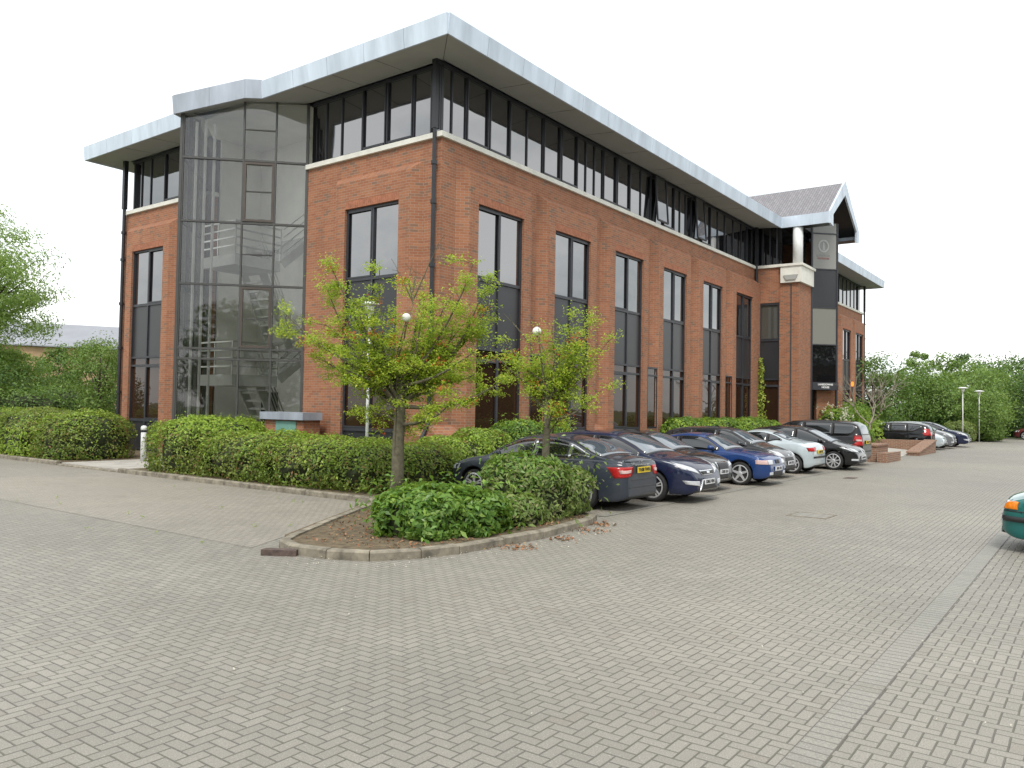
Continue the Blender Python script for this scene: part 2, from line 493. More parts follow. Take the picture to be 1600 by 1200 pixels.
for i in range(6):
    for j in range(4):
        g.box(-4.76 + i * .72, 6.905 + j * .874, .0, -4.76 + i * .72 + .712, 6.905 + j * .874 + .866, .07 + random.uniform(0, .004))
struct('path', g, M['slab'])
# ------------------------------------------------------------------ office building
Zs, Zt, Zf, Zft, OV = 9.22, 11.20, 11.06, 11.60, 1.28
B = empty('office_building', (0, 0, 0), label='three storey red brick office building with dark glazed windows and a zinc edged flat roof', cat='building')
C0, PER, PH, SP, WH = 2.36, 3.855, 1.47, .28, 1.08   # bay centre, spacing, panel half width, splay, window half width
XR, YL, XE = 23.76, 16.2, 45.9

class Wall:
    """maps facade coordinates (s along, d outwards, z) to world"""
    def __init__(self, kind):
        self.k = kind
    def p(self, s, d, z):
        if self.k == 'R': return (s, -d, z)
        if self.k == 'L': return (-d, s, z)
        if self.k == 'P': return (XR - d, -s, z)      # porch return wall, s towards the street
    def prism(self, mb, poly, z0, z1):
        q = [self.p(s, d, 0)[:2] for s, d in poly]
        mb.prism(q, z0, z1)
    def box(self, mb, s0, s1, d0, d1, z0, z1):
        self.prism(mb, [(s0, d0), (s1, d0), (s1, d1), (s0, d1)], z0, z1)

def window_col(W, c, hw=WH, d=.2, full='glass', ztop=7.54, swap=False, lowz=.2, mid=None):
    """one tall two-light window column: dark glass, spandrels and frame"""
    s0, s1 = c - hw, c + hw
    sm = c if mid is None else mid
    f = MB()
    t = .042
    W.box(f, s0, s0 + t, d - .1, d, lowz, ztop); W.box(f, s1 - t, s1, d - .1, d, lowz, ztop)
    for z, hh in ((ztop - .07, .07), (5.44, .09), (3.50, .07), (3.20, .07), (1.17, .10), (lowz, .06)):
        W.box(f, s0 + t, s1 - t, d - .1, d, z, z + hh)
    segs = [(lowz + .06, 1.17), (1.27, 3.20), (3.27, 3.50), (3.57, 5.44), (5.53, ztop - .07)]
    for a, b in segs:
        W.box(f, sm - .035, sm + .035, d - .095, d, a, b)
    # opening casement frames
    o = s1 if not swap else s0
    ca, cb = (sm + .035, s1 - t) if not swap else (s0 + t, sm - .035)
    for (a, b) in ((1.27, 3.20), (5.53, ztop - .07)):
        W.box(f, ca, ca + .035, d - .03, d + .012, a, b); W.box(f, cb - .035, cb, d - .03, d + .012, a, b)
        W.box(f, ca + .035, cb - .035, d - .03, d + .012, a, a + .04); W.box(f, ca + .035, cb - .035, d - .03, d + .012, b - .04, b)
    win = f.build('window', M['frame'], B)
    def pane(a, b, mat, name, dd=.06):
        m = MB()
        for x0, x1 in ((s0 + t, sm - .035), (sm + .035, s1 - t)):
            W.box(m, x0, x1, d - .12, d - dd, a, b)
        return m.build(name, mat, win)
    pane(5.53, ztop - .07, M[full], 'pane'); pane(1.27, 3.20, M['glass_gf'], 'pane'); pane(3.27, 3.50, M['glass_gf'], 'pane')
    pane(3.57, 5.44, M['spandrel'], 'spandrel', .045); pane(lowz + .06, 1.17, M['spandrel'], 'spandrel', .045)
    return win

def brick_panel(W, mb, c, ph=PH, dep=SP, zt=8.32, hw=WH, ztop=7.54, d=.2):
    """projecting brick bay with splayed jambs around the window column"""
    L, Rr = c - ph, c + ph
    w0, w1 = c - hw, c + hw
    W.prism(mb, [(L - dep, 0), (L, dep), (w0, dep), (w0, 0)], .1, zt)
    W.prism(mb, [(Rr + dep, 0), (Rr, dep), (w1, dep), (w1, 0)], .1, zt)
    # head over the window
    W.box(mb, w0, w1, 0.001, dep, ztop + .225, zt)
    # weathered sloping top
    a, b, cc, dd = (L - dep, 0), (L, dep), (Rr, dep), (Rr + dep, 0)
    P = W.p
    top = [P(*a, zt), P(*b, zt), P(*cc, zt), P(*dd, zt)]
    up = .24
    v = top + [P(L - dep, 0, zt + up), P(Rr + dep, 0, zt + up)]
    mb.add(v, [(0, 1, 4), (1, 2, 5, 4), (2, 3, 5), (0, 4, 5, 3), (3, 2, 1, 0)])

def soldier_head(W, mb, c, hw=WH, dep=SP, z=7.54):
    n = 29
    wd = (2 * hw) / n
    for i in range(n):
        s = c - hw + i * wd
        W.box(mb, s + .004, s + wd - .004, 0.001, dep + .003, z, z + .215)
    W.box(mb, c - hw, c + hw, 0.001, dep - .004, z + .001, z + .2245)

M['head'] = simple('soldier_brick', (.35, .142, .08), .85, var=.25, scale=9, bump=.3)

def narrow_window(W, s0, s1, d=.255, z0=1.2, z1=3.55):
    f = MB(); t = .05
    W.box(f, s0, s0 + t, .02, d, z0, z1); W.box(f, s1 - t, s1, .02, d, z0, z1)
    for z, h in ((z1 - .06, .06), (3.2, .06), (z0, .07)): W.box(f, s0 + t, s1 - t, .02, d, z, z + h)
    win = f.build('window', M['frame'], B)
    m = MB(); W.box(m, s0 + t, s1 - t, .02, d - .06, z0 + .07, 3.2); W.box(m, s0 + t, s1 - t, .02, d - .06, 3.26, z1 - .06)
    m.build('pane', M['glass_gf'], win)

WR, WL, WP = Wall('R'), Wall('L'), Wall('P')
# ---- right facade brick core (plane d=0) and projecting bays
br = MB()
br.box(0.0, .0, .1, XR, .35, Zs - .12)            # backing wall of the long facade
centres = [C0 + PER * i for i in range(6)]
def plinth(W, mb, s0, s1):
    W.box(mb, s0, s1, 0.001, SP, .1, 1.12)
    P = W.p
    v = [P(s0, 0, 1.12), P(s1, 0, 1.12), P(s1, SP, 1.12), P(s0, SP, 1.12), P(s0, 0, 1.4), P(s1, 0, 1.4)]
    mb.add(v, [(0, 1, 2, 3), (3, 2, 5, 4), (0, 3, 4), (1, 5, 2), (0, 4, 5, 1)])
br.build('wall', M['brick'], B)
for i, c in enumerate(centres):
    pb = MB()
    cw = c
    last = i == 5
    if last:
        L = c - PH; w0, w1 = c - WH, c + WH
        WR.prism(pb, [(L - SP, 0), (L, SP), (w0, SP), (w0, 0)], .1, 8.32)
        WR.box(pb, w1, XR - .003, 0, SP, .1, 8.32)
        WR.box(pb, w0, w1, .001, SP, 7.765, 8.32)
        P = WR.p
        v = [P(L - SP, 0, 8.32), P(L, SP, 8.32), P(XR - .003, SP, 8.32), P(XR - .003, 0, 8.32), P(L - SP, 0, 8.56), P(XR - .003, 0, 8.56)]
        pb.add(v, [(0, 1, 4), (1, 2, 5, 4), (2, 3, 5), (0, 4, 5, 3), (3, 2, 1, 0)])
    else:
        brick_panel(WR, pb, c)
    pb.build('brick_bay', M['brick'], B)
    h = MB(); soldier_head(WR, h, c); h.build('window_head', M['head'], B)
    window_col(WR, c, swap=(i in (0, 2)))
def one_plinth(*a):
    m = MB(); plinth(*a[:1], m, *a[1:]); m.build('plinth', M['brick'], B)
one_plinth(WR, -SP, C0 - PH - SP + .30)
for i in range(5):
    a = centres[i] + PH + .001; b = centres[i + 1] - PH - .001
    if i in (0, 2, 4):
        narrow_window(WR, a + .05, b - .01)
        m = MB(); WR.box(m, a, b, .001, SP - .01, .1, 1.2); m.build('plinth', M['brick'], B)
    else:
        one_plinth(WR, a, b)
one_plinth(WL, 0.001, C0 - PH)

# ---- left facade
br = MB()
br.box(.0, .352, .1, .35, 5.47, Zs - .12); br.build('wall', M['brick'], B)
br = MB(); br.box(.0, 10.75, .1, .35, YL, Zs - .12); br.build('wall', M['brick'], B)
for c in (C0, 14.2):
    pb = MB(); brick_panel(WL, pb, c); pb.build('brick_bay', M['brick'], B)
    h = MB(); soldier_head(WL, h, c); h.build('window_head', M['head'], B)
    window_col(WL, c, swap=(c == C0) is False, lowz=.12)
# ---- rear and far end walls
br = MB(); br.box(0, YL, .1, XE, YL + .35, Zs - .12); br.box(XE - .35, .352, .1, XE, YL, Zs - .12)
br.build('wall', M['brick'], B)

# ---- right wing facade beyond the entrance
br = MB(); br.box(29.6, 0.0, .1, XE, .35, Zs - .12); br.build('wall', M['brick'], B)
for c in (32.9, 36.75, 40.55, 43.95):
    pb = MB(); brick_panel(WR, pb, c, ph=1.35 if c > 43 else PH); pb.build('brick_bay', M['brick'], B)
    h = MB(); soldier_head(WR, h, c); h.build('window_head', M['head'], B)
    window_col(WR, c)

# ---- white stone string course
sc = MB()
sc.box(-.09, -.09, Zs - .12, XR - .02, .34, Zs + .02); sc.box(-.09, .345, Zs - .12, .34, 5.5, Zs + .02)
sc.box(-.09, 10.7, Zs - .12, .34, YL + .1, Zs + .02); sc.box(29.6, -.09, Zs - .12, XE + .09, .34, Zs + .02)
sc.build('string_course', M['stone'], B)

# ---- top floor window band
def band(W, s_list, s0, s1, opens=(), d=-.12, tilt=()):
    z0, z1 = Zs + .02, Zt - .01
    f = MB()
    W.box(f, s0, s1, d - .06, d + .03, z0, z0 + .09); W.box(f, s0, s1, d - .06, d + .03, z1 - .1, z1)
    for k, s in enumerate(s_list):
        w_ = .042
        W.box(f, s - w_ / 2, s + w_ / 2, d - .06, d + .03, z0 + .09, z1 - .1)
    for a, b in opens:
        t = .04
        W.box(f, a + .025, a + .025 + t, d, d + .06, z0 + .09, z1 - .1); W.box(f, b - .025 - t, b - .025, d, d + .06, z0 + .09, z1 - .1)
        W.box(f, a + .085, b - .085, d, d + .06, z0 + .09, z0 + .15)
    fr = f.build('window_band', M['frame'], B)
    m = MB(); W.box(m, s0 + .01, s1 - .01, d - .05, d - .01, z0 + .09, z1 - .1); m.build('pane', M['glass_band'], fr)
    return fr
mr = [.0, .51, 1.10, 2.13, 3.18, 4.04, 4.90, 5.93, 6.97, 7.52, 8.09, 8.66, 9.65, 10.70, 11.56, 12.42, 13.47, 14.52, 15.08, 15.66, 16.24, 17.26, 18.30, 19.15, 20.01, 21.05, 22.1, 22.9, 23.6]
frR = band(WR, mr, .14, XR, opens=[(1.10, 2.13), (2.13, 3.18), (4.90, 5.93), (5.93, 6.97), (8.66, 9.65), (9.65, 10.7), (13.47, 14.52), (17.26, 18.30)])
band(WL, [.14, .5, 1.15, 2.2, 3.21, 4.1, 4.8], .17, 5.47, opens=[(1.15, 2.2), (2.2, 3.21)])
band(WL, [11.6, 12.7, 13.81, 14.79, 15.44, 15.95], 10.8, YL - .1, opens=[(12.7, 13.81)])
band(WR, [30.2, 31.5, 32.9, 34.3, 35.6, 36.7, 37.8, 39, 40, 41.0, 42.0, 43.0, 44., 45.0], 29.6, XE - .1)
# two opened top-hung lights that lean out
for s0, s1 in ((12.48, 13.40), (16.30, 17.2)):
    f = MB(); P = WR.p
    z0, z1 = Zs + .14, Zt - .1
    top, bot = .04, .17
    def q(s, z, extra=0): 
        t = (z1 - z) / (z1 - z0); return Vector(P(s, top + (bot - top) * t + extra, z))
    for a, b in (((s0, z0), (s1, z0)), ((s0, z1), (s1, z1)), ((s0, z0), (s0, z1)), ((s1, z0), (s1, z1))):
        f.beam(q(*a), q(*b), .06, .06, up=(0, -1, .3))
    w_ = f.build('window', M['frame'], B)
    m = MB(); m.slab([q(s0, z0), q(s1, z0), q(s1, z1), q(s0, z1)], (0, .012, 0)); m.build('pane', M['glass_band'], w_)

# dark core behind glass, floors and ceiling so nothing shines through
core = MB()
core.box(.5, .6, .1, XE - .5, 5.2, Zt - .01); core.box(2.3, 5.2, .1, XE - .5, 11.1, Zt - .01); core.box(.5, 11.1, .1, XE - .5, YL - .3, Zt - .01); core.build('inner_wall', M['joint'], B)

# ---- roof: soffit, fascia, covering
ends = dict(x0=-OV, y0=-OV, x1=XE + .9, y1=YL + .92)
GX0, GX1, GY, GA, GZ = 23.85, 29.35, -3.61, 26.55, 13.62
S = MB()
def sof(a, b, c, d): S.face([a, b, c, d])
th = .012
so_z = Zf + .03
x1, y1 = ends['x1'], ends['y1']
T0, T1 = 6.12, 10.14   # tower roof projection on the left eave
S.face([(-OV, -OV, so_z), (-OV, T0, so_z), (0.02, T0, Zt), (0.02, 0.02, Zt)])
S.face([(-OV, T1, so_z), (-OV, y1, so_z), (0.02, YL, Zt), (0.02, T1, Zt)])
S.face([(-OV, -OV, so_z), (0.02, 0.02, Zt), (GX0 + .02, .02, Zt), (GX0, -OV, so_z)])
S.face([(GX1, -OV, so_z), (GX1, .02, Zt), (x1 - .35, .02, Zt), (x1, -OV, so_z)])
S.face([(x1, -OV, so_z), (x1 - .35, .02, Zt), (x1 - .35, YL, Zt), (x1, y1, so_z)])
S.face([(-OV, y1, so_z), (x1, y1, so_z), (x1 - .35, YL, Zt), (.02, YL, Zt)])
# tower soffit: follows the glass prow and dips towards its point
KA, KB, KC = (-1.6, 6.5, so_z), (-2.92, 8.13, 10.52), (-1.6, 9.76, so_z)
S.face([(-OV, T0, so_z), KA, (-1.34, 6.81, so_z + .02), (0.02, 5.45, Zt), (0.02, T0 - .8, Zt)])
S.face([KA, KB, (-2.3, 8.13, 10.7), (-1.1, 7.0, so_z + .03)])
S.face([KB, KC, (-1.1, 9.26, so_z + .03), (-2.3, 8.13, 10.7)])
S.face([(-OV, T1, so_z), (0.02, T1 + .8, Zt), (0.02, 10.8, Zt), (-1.34, 9.45, so_z + .02), KC])
S.face([(-OV, T0, so_z + .03), (0.02, T0, Zt + .03), (0.02, T1, Zt + .03), (-OV, T1, so_z + .03)])
# give the soffit boards thickness
S2 = MB()
for f in S.f:
    S2.slab([S.v[i] for i in f], (0, 0, .02))
S2.build('soffit', M['soffit'], B)
# soffit panel joints
J = MB()
def sline(a, b):
    J.beam(Vector(a) - Vector((0, 0, .002)), Vector(b) - Vector((0, 0, .002)), .012, .006)
sline((-OV, -OV, so_z), (.02, .02, Zt))
for i in range(1, 10):
    x = 2.4 * i
    if x < 21.5: sline((x, -OV, so_z), (x, .0, Zt))
for y in (1.4, 3.1, 4.4): sline((-OV, y, so_z), (0, y, Zt))
for y in (12.5, 14.4): sline((-OV, y, so_z), (0, y, Zt))
J.build('soffit_joint', M['joint'], B)

def fascia(pts, name='fascia', mat='zinc', z0=Zf, z1=Zft, t=.05, seam=1.6, cap=True):
    """zinc sheets along a plan polyline, body on the right-hand side (inside)"""
    mb = MB()
    P = [Vector((p[0], p[1], p[2] if len(p) > 2 else 0)) for p in pts]
    acc = 0
    for a, b in zip(P[:-1], P[1:]):
        L = (b - a).length; n = max(1, round(L / seam)); d = (b - a).normalized(); nn = Vector((d.y, -d.x, 0)).normalized()
        for i in range(n):
            p, q = a.lerp(b, i / n), a.lerp(b, (i + 1) / n)
            p = p + d * .007; q = q - d * .007
            o = random.uniform(0, .004)
            zz0, zz1 = z0, z1
            mb.add([p - nn * o + Vector((0, 0, zz0)), q - nn * o + Vector((0, 0, zz0)), q - nn * (o + .05) + Vector((0, 0, zz1 - .03)), p - nn * (o + .05) + Vector((0, 0, zz1 - .03)),
                    p + nn * t + Vector((0, 0, zz0)), q + nn * t + Vector((0, 0, zz0)), q + nn * .35 + Vector((0, 0, zz1 + .02)), p + nn * .35 + Vector((0, 0, zz1 + .02))],
                   [(0, 1, 2, 3), (3, 2, 6, 7), (5, 4, 7, 6), (4, 5, 1, 0), (0, 3, 7, 4), (1, 5, 6, 2)])
    return mb.build(name, M[mat], B)
# left eave: travelling towards -y keeps the inside on the left; write the lines so that inside is right-hand
fascia([(-OV, T0), (-OV, -OV)][::-1])
fascia([(-OV, y1), (-OV, T1)][::-1])
fascia([(GX0, -OV), (-OV, -OV)])
fascia([(x1, -OV), (GX1, -OV)])
fascia([(x1, y1), (x1, -OV)])
fascia([(-OV, y1), (x1, y1)])
# projecting roof edge over the glazed stair
def fedge(a, b):
    """sloping zinc edge between two plan points with their own bottom heights"""
    a, b = Vector(a), Vector(b); d = (b - a); dh = Vector((d.x, d.y, 0)).normalized(); nn = Vector((dh.y, -dh.x, 0))
    mb = MB(); n = max(1, round(d.length / 1.1)); H = .55
    for i in range(n):
        p, q = a.lerp(b, i / n) + d.normalized() * .003, a.lerp(b, (i + 1) / n) - d.normalized() * .003
        o = random.uniform(0, .003)
        mb.add([p - nn * o, q - nn * o, q - nn * (o + .05) + Vector((0, 0, H)), p - nn * (o + .05) + Vector((0, 0, H)),
                p + nn * .05, q + nn * .05, q + nn * .2 + Vector((0, 0, H + .03)), p + nn * .2 + Vector((0, 0, H + .03))],
               [(0, 1, 2, 3), (3, 2, 6, 7), (5, 4, 7, 6), (4, 5, 1, 0), (0, 3, 7, 4), (1, 5, 6, 2)])
    mb.build('fascia', M['zinc2'], B)
fedge((-OV, T0, Zf), (-1.6, 6.5, Zf)); fedge((-1.6, 6.5, Zf), (-2.92, 8.13, 10.50))
fedge((-2.92, 8.13, 10.50), (-1.6, 9.76, Zf)); fedge((-1.6, 9.76, Zf), (-OV, T1, Zf))
# covering: low hipped deck
rf = MB()
z0, z1 = Zft + .01, Zft + .85
a, b, c, d = (-OV + .3, -OV + .3, z0), (x1 - .3, -OV + .3, z0), (x1 - .3, y1 - .3, z0), (-OV + .3, y1 - .3, z0)
e, f_ = (8.1, 7.8, z1), (x1 - 8.1, 7.8, z1)
rf.add([a, b, c, d, e, f_, (a[0], a[1], z0 - .1), (b[0], b[1], z0 - .1), (c[0], c[1], z0 - .1), (d[0], d[1], z0 - .1)],
       [(0, 1, 5, 4), (1, 2, 5), (2, 3, 4, 5), (3, 0, 4), (6, 9, 8, 7), (0, 6, 7, 1), (1, 7, 8, 2), (2, 8, 9, 3), (3, 9, 6, 0)])
zt_ = Zf + .5
rf.add([(-1.1, T0, zt_), (-1.5, 6.55, zt_), (-2.75, 8.13, 10.98), (-1.5, 9.7, zt_), (-1.1, T1, zt_), (-1.1, T0, zt_ - .3), (-1.5, 6.55, zt_ - .3), (-2.75, 8.13, 10.68), (-1.5, 9.7, zt_ - .3), (-1.1, T1, zt_ - .3)],
       [(0, 4, 3, 1), (1, 3, 2), (5, 6, 8, 9), (6, 7, 8), (0, 1, 6, 5), (1, 2, 7, 6), (2, 3, 8, 7), (3, 4, 9, 8), (4, 0, 5, 9)])
rf.build('roof', M['zinc2'], B)
# ---- entrance gable roof
gr = MB()
e0, e1 = Zft - .02, GZ
gr.slab([(GX0 + .02, GY + .1, e0), (GA, GY + .1, e1), (GA, 8.0, e1), (GX0 + .02, 8.0, e0)], (0, 0, -.06))
gr.slab([(GX1 - .02, GY + .1, e0), (GA, GY + .1, e1), (GA, 8.0, e1), (GX1 - .02, 8.0, e0)], (0, 0, -.06))
gr.build('roof', M['slate'], B)
gf = MB()
gf.box(GX0 - .03, GY + .073, Zf, GX0 + .05, -OV - .005, Zft); gf.box(GX1 - .05, GY + .073, Zf, GX1 + .03, -OV - .005, Zft)
for (xa, xb) in ((GX0, 1), (GX1, -1)):
    s = xb
    poly = [(xa - .036 * s, GY - .02, Zf - .02), (xa + .5 * s, GY - .02, Zf - .1), (xa + .5 * s, GY - .02, 11.55), (GA, GY - .02, 12.98), (GA, GY - .02, GZ + .1), (xa - .036 * s, GY - .02, Zft + .02)]
    gf.slab(poly, (0, .09, 0))
gf.build('gable_fascia', M['zinc'], B)
gs = MB()
gs.slab([(GX0 + .05, GY + .1, Zf + .02), (GX0 + .75, GY + .1, Zf + .02), (GX0 + .75, -2.2, Zf + .02), (25.7, -2.2, Zf + .02), (25.7, -OV, Zf + .02), (GX0 + .05, -OV, Zf + .02)], (0, 0, .02))
gs.slab([(GX1 - .05, GY + .1, Zf + .02), (GX1 - .6, GY + .1, Zf + .02), (GX1 - .6, -2.2, Zf + .02), (GX1 - .05, -2.2, Zf + .02)], (0, 0, .02))
gs.slab([(GX0 + .1, GY + .1, e0 - .16), (GA, GY + .1, e1 - .16), (GA, -2.0, e1 - .16), (GX0 + .1, -2.0, e0 - .16)], (0, 0, -.03))
gs.slab([(GX1 - .1, GY + .1, e0 - .16), (GA, GY + .1, e1 - .16), (GA, -2.0, e1 - .16), (GX1 - .1, -2.0, e0 - .16)], (0, 0, -.03))
gs.build('soffit', M['spandrel'], B)
gg = MB(); gg.slab([(GX0 + .3, -2.2, Zf + .05), (GX1 - .3, -2.2, Zf + .05), (GX1 - .3, -2.2, Zft - .1), (GA, -2.2, e1 - .25), (GX0 + .3, -2.2, Zft - .1)], (0, .1, 0))
gg.build('gable_wall', M['spandrel'], B)

# ---- entrance block: return wall, pier, white column, prow glazing
pb = MB()
pb.box(XR, -.22, .1, XR + .3, 0, Zs - .12)
pb.box(XR, -1.26, 7.35, XR + .3, -.22, Zs - .12)
pb.box(23.7, -2.2, .1, 25.7, -1.262, 8.28)
pb.box(23.72, -2.18, 8.28, 25.68, -1.264, 9.08)
pb.box(27.85, -2.2, .1, 29.75, -.05, 11.04)
pb.build('wall', M['brick'], B)
pf = MB()
pf.box(23.675, -1.86, .1, 23.695, -1.80, 8.2)
pf.build('movement_joint', M['joint'], B)
window_col(WP, .74, hw=.52, d=-.02, full='glass_dim', ztop=7.35, mid=.25)
st = MB()
st.box(XR - .09, -1.33, Zs - .12, XR + .3, -.1, Zs + .02)
st.build('string_course', M['stone'], B)
st = MB()
st.box(23.5, -2.42, 9.08, 25.75, -1.3, 9.2)
st.box(23.56, -2.34, 8.62, 25.7, -1.34, 9.08)
st.box(23.56, -2.34, 8.28, 25.7, -1.34, 8.62)
st.build('corbel', M['stone'], B)
st = MB(); st.slab([(23.50, -2.2, 8.64), (23.50, -1.5, 8.64), (23.50, -1.62, 8.40), (23.50, -2.08, 8.40)], (.058, 0, 0)); st.build('corbel_recess_shade', M['soffit'], B)  # grey trapezoid on the white corbel, painting the shade of its recess
cl = MB(); cl.lathe([(.24, 9.2), (.24, 11.07)], (24.1, -2.02, 0), 28); cl.build('column', M['white'], B, smooth=True)
# dark top floor glazing behind the column
gb = MB(); gb.box(XR + .15, -1.3, Zs + .02, XR + .2, -.0, Zt - .02); gb.box(XR + .6, -1.95, Zs + .02, 25.6, -1.9, Zt - .02)
o = gb.build('window_band', M['glass_dark'], B)
gm = MB()
for y in (-.35, -.7, -1.05): gm.box(XR + .1, y - .02, Zs + .02, XR + .15, y + .02, Zt - .02)
gm.build('frame', M['frame'], o)
# prow
A_, Bp, C_ = Vector((25.7, -2.2, 0)), Vector((26.73, -3.23, 0)), Vector((27.82, -2.2, 0))
def prow(a, b, sign):
    d = (b - a).normalized(); nn = Vector((d.y, -d.x, 0))   # outward (street side) for a->b
    L = (b - a).length
    def P(s, o, z): q = a + d * s + nn * o; return (q.x, q.y, z)
    def bx(mb, s0, s1, o0, o1, z0, z1):
        mb.prism([P(s0, o0, 0)[:2], P(s1, o0, 0)[:2], P(s1, o1, 0)[:2], P(s0, o1, 0)[:2]], z0, z1)
    f = MB()
    bx(f, 0, .09, -.08, .02, .1, 11.6); bx(f, L - .05, L, -.08, .02, .1, 11.6)
    for z in (11.03, 9.2, 7.24, 5.35): bx(f, .09, L - .05, -.08, .02, z, z + .055)
    fr = f.build('prow_frame', M['frame'], B)
    for z0, z1, mt in ((11.085, 11.6, 'glass_blind'), (9.255, 11.03, 'glass_blind'), (7.295, 9.2, 'spandrel'), (5.405, 7.24, 'glass_blind'), (3.47, 5.35, 'glass_dark')):
        m = MB(); bx(m, .09, L - .05, -.06, -.02, z0, z1); m.build('pane', M[mt], fr)
    m = MB(); bx(m, .09, L + .03, -.08, .05, 3.08, 3.47); sg = m.build('sign_board', M['frame'], B)
    return P, d, nn, L, fr, sg, bx
P, d, nn, L, fr, sg, bx = prow(A_, Bp, 1)
dm = MB(); bx(dm, .05, .14, -.08, .02, .1, 3.08); bx(dm, .14, .60, -.9, -.86, .1, 3.05); bx(dm, .34, .40, -.86, -.8, .1, 3.0)
dm.build('door', M['glass_dark'], B)
dm = MB(); bx(dm, .62, L + .6, -.75, -.5, .1, 3.07); dm.build('wall', M['brick'], B)

def text_obj(s, size, mat, parent, origin, xdir, ydir, name='lettering', depth=.006, align='CENTER', spacing=1.0, bold=.0):
    cu = bpy.data.curves.new(name, 'FONT'); cu.body = s; cu.size = size; cu.extrude = depth; cu.align_x = align; cu.align_y = 'CENTER'
    cu.space_character = spacing; cu.offset = bold
    o = bpy.data.objects.new(name, cu)
    COL.objects.link(o)
    bpy.context.view_layer.update()
    me = bpy.data.meshes.new_from_object(o.evaluated_get(bpy.context.evaluated_depsgraph_get()))
    COL.objects.unlink(o); bpy.data.objects.remove(o)
    xd = Vector(xdir).normalized(); yd = Vector(ydir).normalized(); zd = xd.cross(yd)
    mm = Matrix.Identity(4)
    for i, c in enumerate((xd, yd, zd)):
        for j in range(3): mm[j][i] = c[j]
    mm.translation = Vector(origin)
    me.transform(mm)
    me.materials.clear(); me.materials.append(mat)
    me.name = name
    o = bpy.data.objects.new(name, me); COL.objects.link(o)
    if parent is not None:
        o.parent = parent
        if parent.type == 'MESH' or True:
            pl = world_loc(parent) if parent.get('_local') is None else Vector((0, 0, 0))
            me.transform(Matrix.Translation(-pl))
    return o
text_obj('LANSDOWNE', .13, M['white'], sg, P(.78, .06, 3.35), d, (0, 0, 1), bold=.004)
text_obj('HOUSE', .13, M['white'], sg, P(.78, .06, 3.21), d, (0, 0, 1), bold=.004)
# round emblem and faint lettering on the upper glass
em = MB()
for k in range(28):
    t0, t1 = 2 * math.pi * k / 28, 2 * math.pi * (k + 1) / 28
    pts = []
    for t_, r_ in ((t0, .30), (t1, .30), (t1, .22), (t0, .22)):
        pts.append(P(.68 + r_ * math.cos(t_), -.015, 10.42 + r_ * 1.1 * math.sin(t_)))
    em.slab(pts, nn * .008)
em.slab([P(.6, -.015, 10.2), P(.76, -.015, 10.2), P(.72, -.015, 10.6), P(.64, -.015, 10.6)], nn * .008)
M['etch'] = simple('etched_emblem', (.42, .43, .42), .5, var=.05); M['redletter'] = simple('red_lettering', (.42, .16, .15), .5, var=.05)
em.build('emblem', M['etch'], fr)
text_obj('LANSDOWNE', .12, M['etch'], fr, P(.68, -.01, 9.93), d, (0, 0, 1)); text_obj('PROPERTIES', .12, M['redletter'], fr, P(.68, -.01, 9.78), d, (0, 0, 1))
prow(Bp, C_, 1)

# ---- glazed stair tower: glass prow on the left facade
TA, TB, TC = Vector((0, 5.47, 0)), Vector((-2.66, 8.13, 0)), Vector((0, 10.79, 0))
def tower(a, b, front):
    d = (b - a).normalized(); nn = Vector((d.y, -d.x, 0))
    if nn.x > 0: nn = -nn
    L = (b - a).length
    def P(s, o, z): q = a + d * s + nn * o; return (q.x, q.y, z)
    def bx(mb, s0, s1, o0, o1, z0, z1):
        mb.prism([P(s0, o0, 0)[:2], P(s1, o0, 0)[:2], P(s1, o1, 0)[:2], P(s0, o1, 0)[:2]], z0, z1)
    f = MB(); ft = MB()
    def top(s):
        q = s if front else L - s
        return 11.13 if q < 1.93 else 11.08 - (q - 1.93) / (3.76 - 1.93) * .58
    ss = (.0, .98, 1.93, L) if front else (0, L - 1.93, L - .98, L)
    for s, w_ in zip(ss, (.08, .05, .05, .06)):
        s_ = min(max(s, w_ / 2), L - w_ / 2)
        bx(f, s_ - w_ / 2, s_ + w_ / 2, -.10, .02, .1, top(s_))
    rows = [9.29, 7.37, 5.47, 3.53, 3.22, .1]
    for z in rows:
        prev = .04
        for i in range(3):
            a0 = ss[i] + (.04 if i == 0 else .026); a1 = ss[i + 1] - (.03 if i == 2 else .026)
            bx(f, a0, a1, -.09, .012, z - .03, z + .03)
    m0, m1 = (.98, 1.93) if front else (L - 1.93, L - .98)
    for z in (10.25, 6.42 , 8.35, 4.45, 2.3):
        bx(f, m0 + .025, m1 - .025, -.07, .005, z - .015, z + .015)
    fr = f.build('curtain_frame', M['towerframe'], B)
    # ladder-style bronze opening lights
    b_ = MB()
    for z0, z1 in ((7.42, 9.24), (3.58, 5.42)):
        for s in (m0 + .06, m1 - .06): bx(b_, s - .035, s + .035, -.05, .035, z0, z1)
        for z in (z0 + .035, z1 - .035): bx(b_, m0 + .095, m1 - .095, -.05, .035, z - .035, z + .035)
    b_.build('opening_light', M['bronze'], fr)
    for z0, z1 in ((9.32, None), (7.4, 9.26), (5.5, 7.34), (3.56, 5.44), (3.25, 3.5), (.13, 3.19)):
        for i in range(3):
            g_ = MB(); a0, a1 = ss[i] + .03, ss[i + 1] - .03
            g_.prism([P(a0, -.05, 0)[:2], P(a1, -.05, 0)[:2], P(a1, -.035, 0)[:2], P(a0, -.035, 0)[:2]], z0, z1 if z1 else [top(a0), top(a1), top(a1), top(a0)]) if True else None
            o = g_.build('pane', M['clear'], fr)
tower(TA, TB, True)
tower(TC, TB, False)
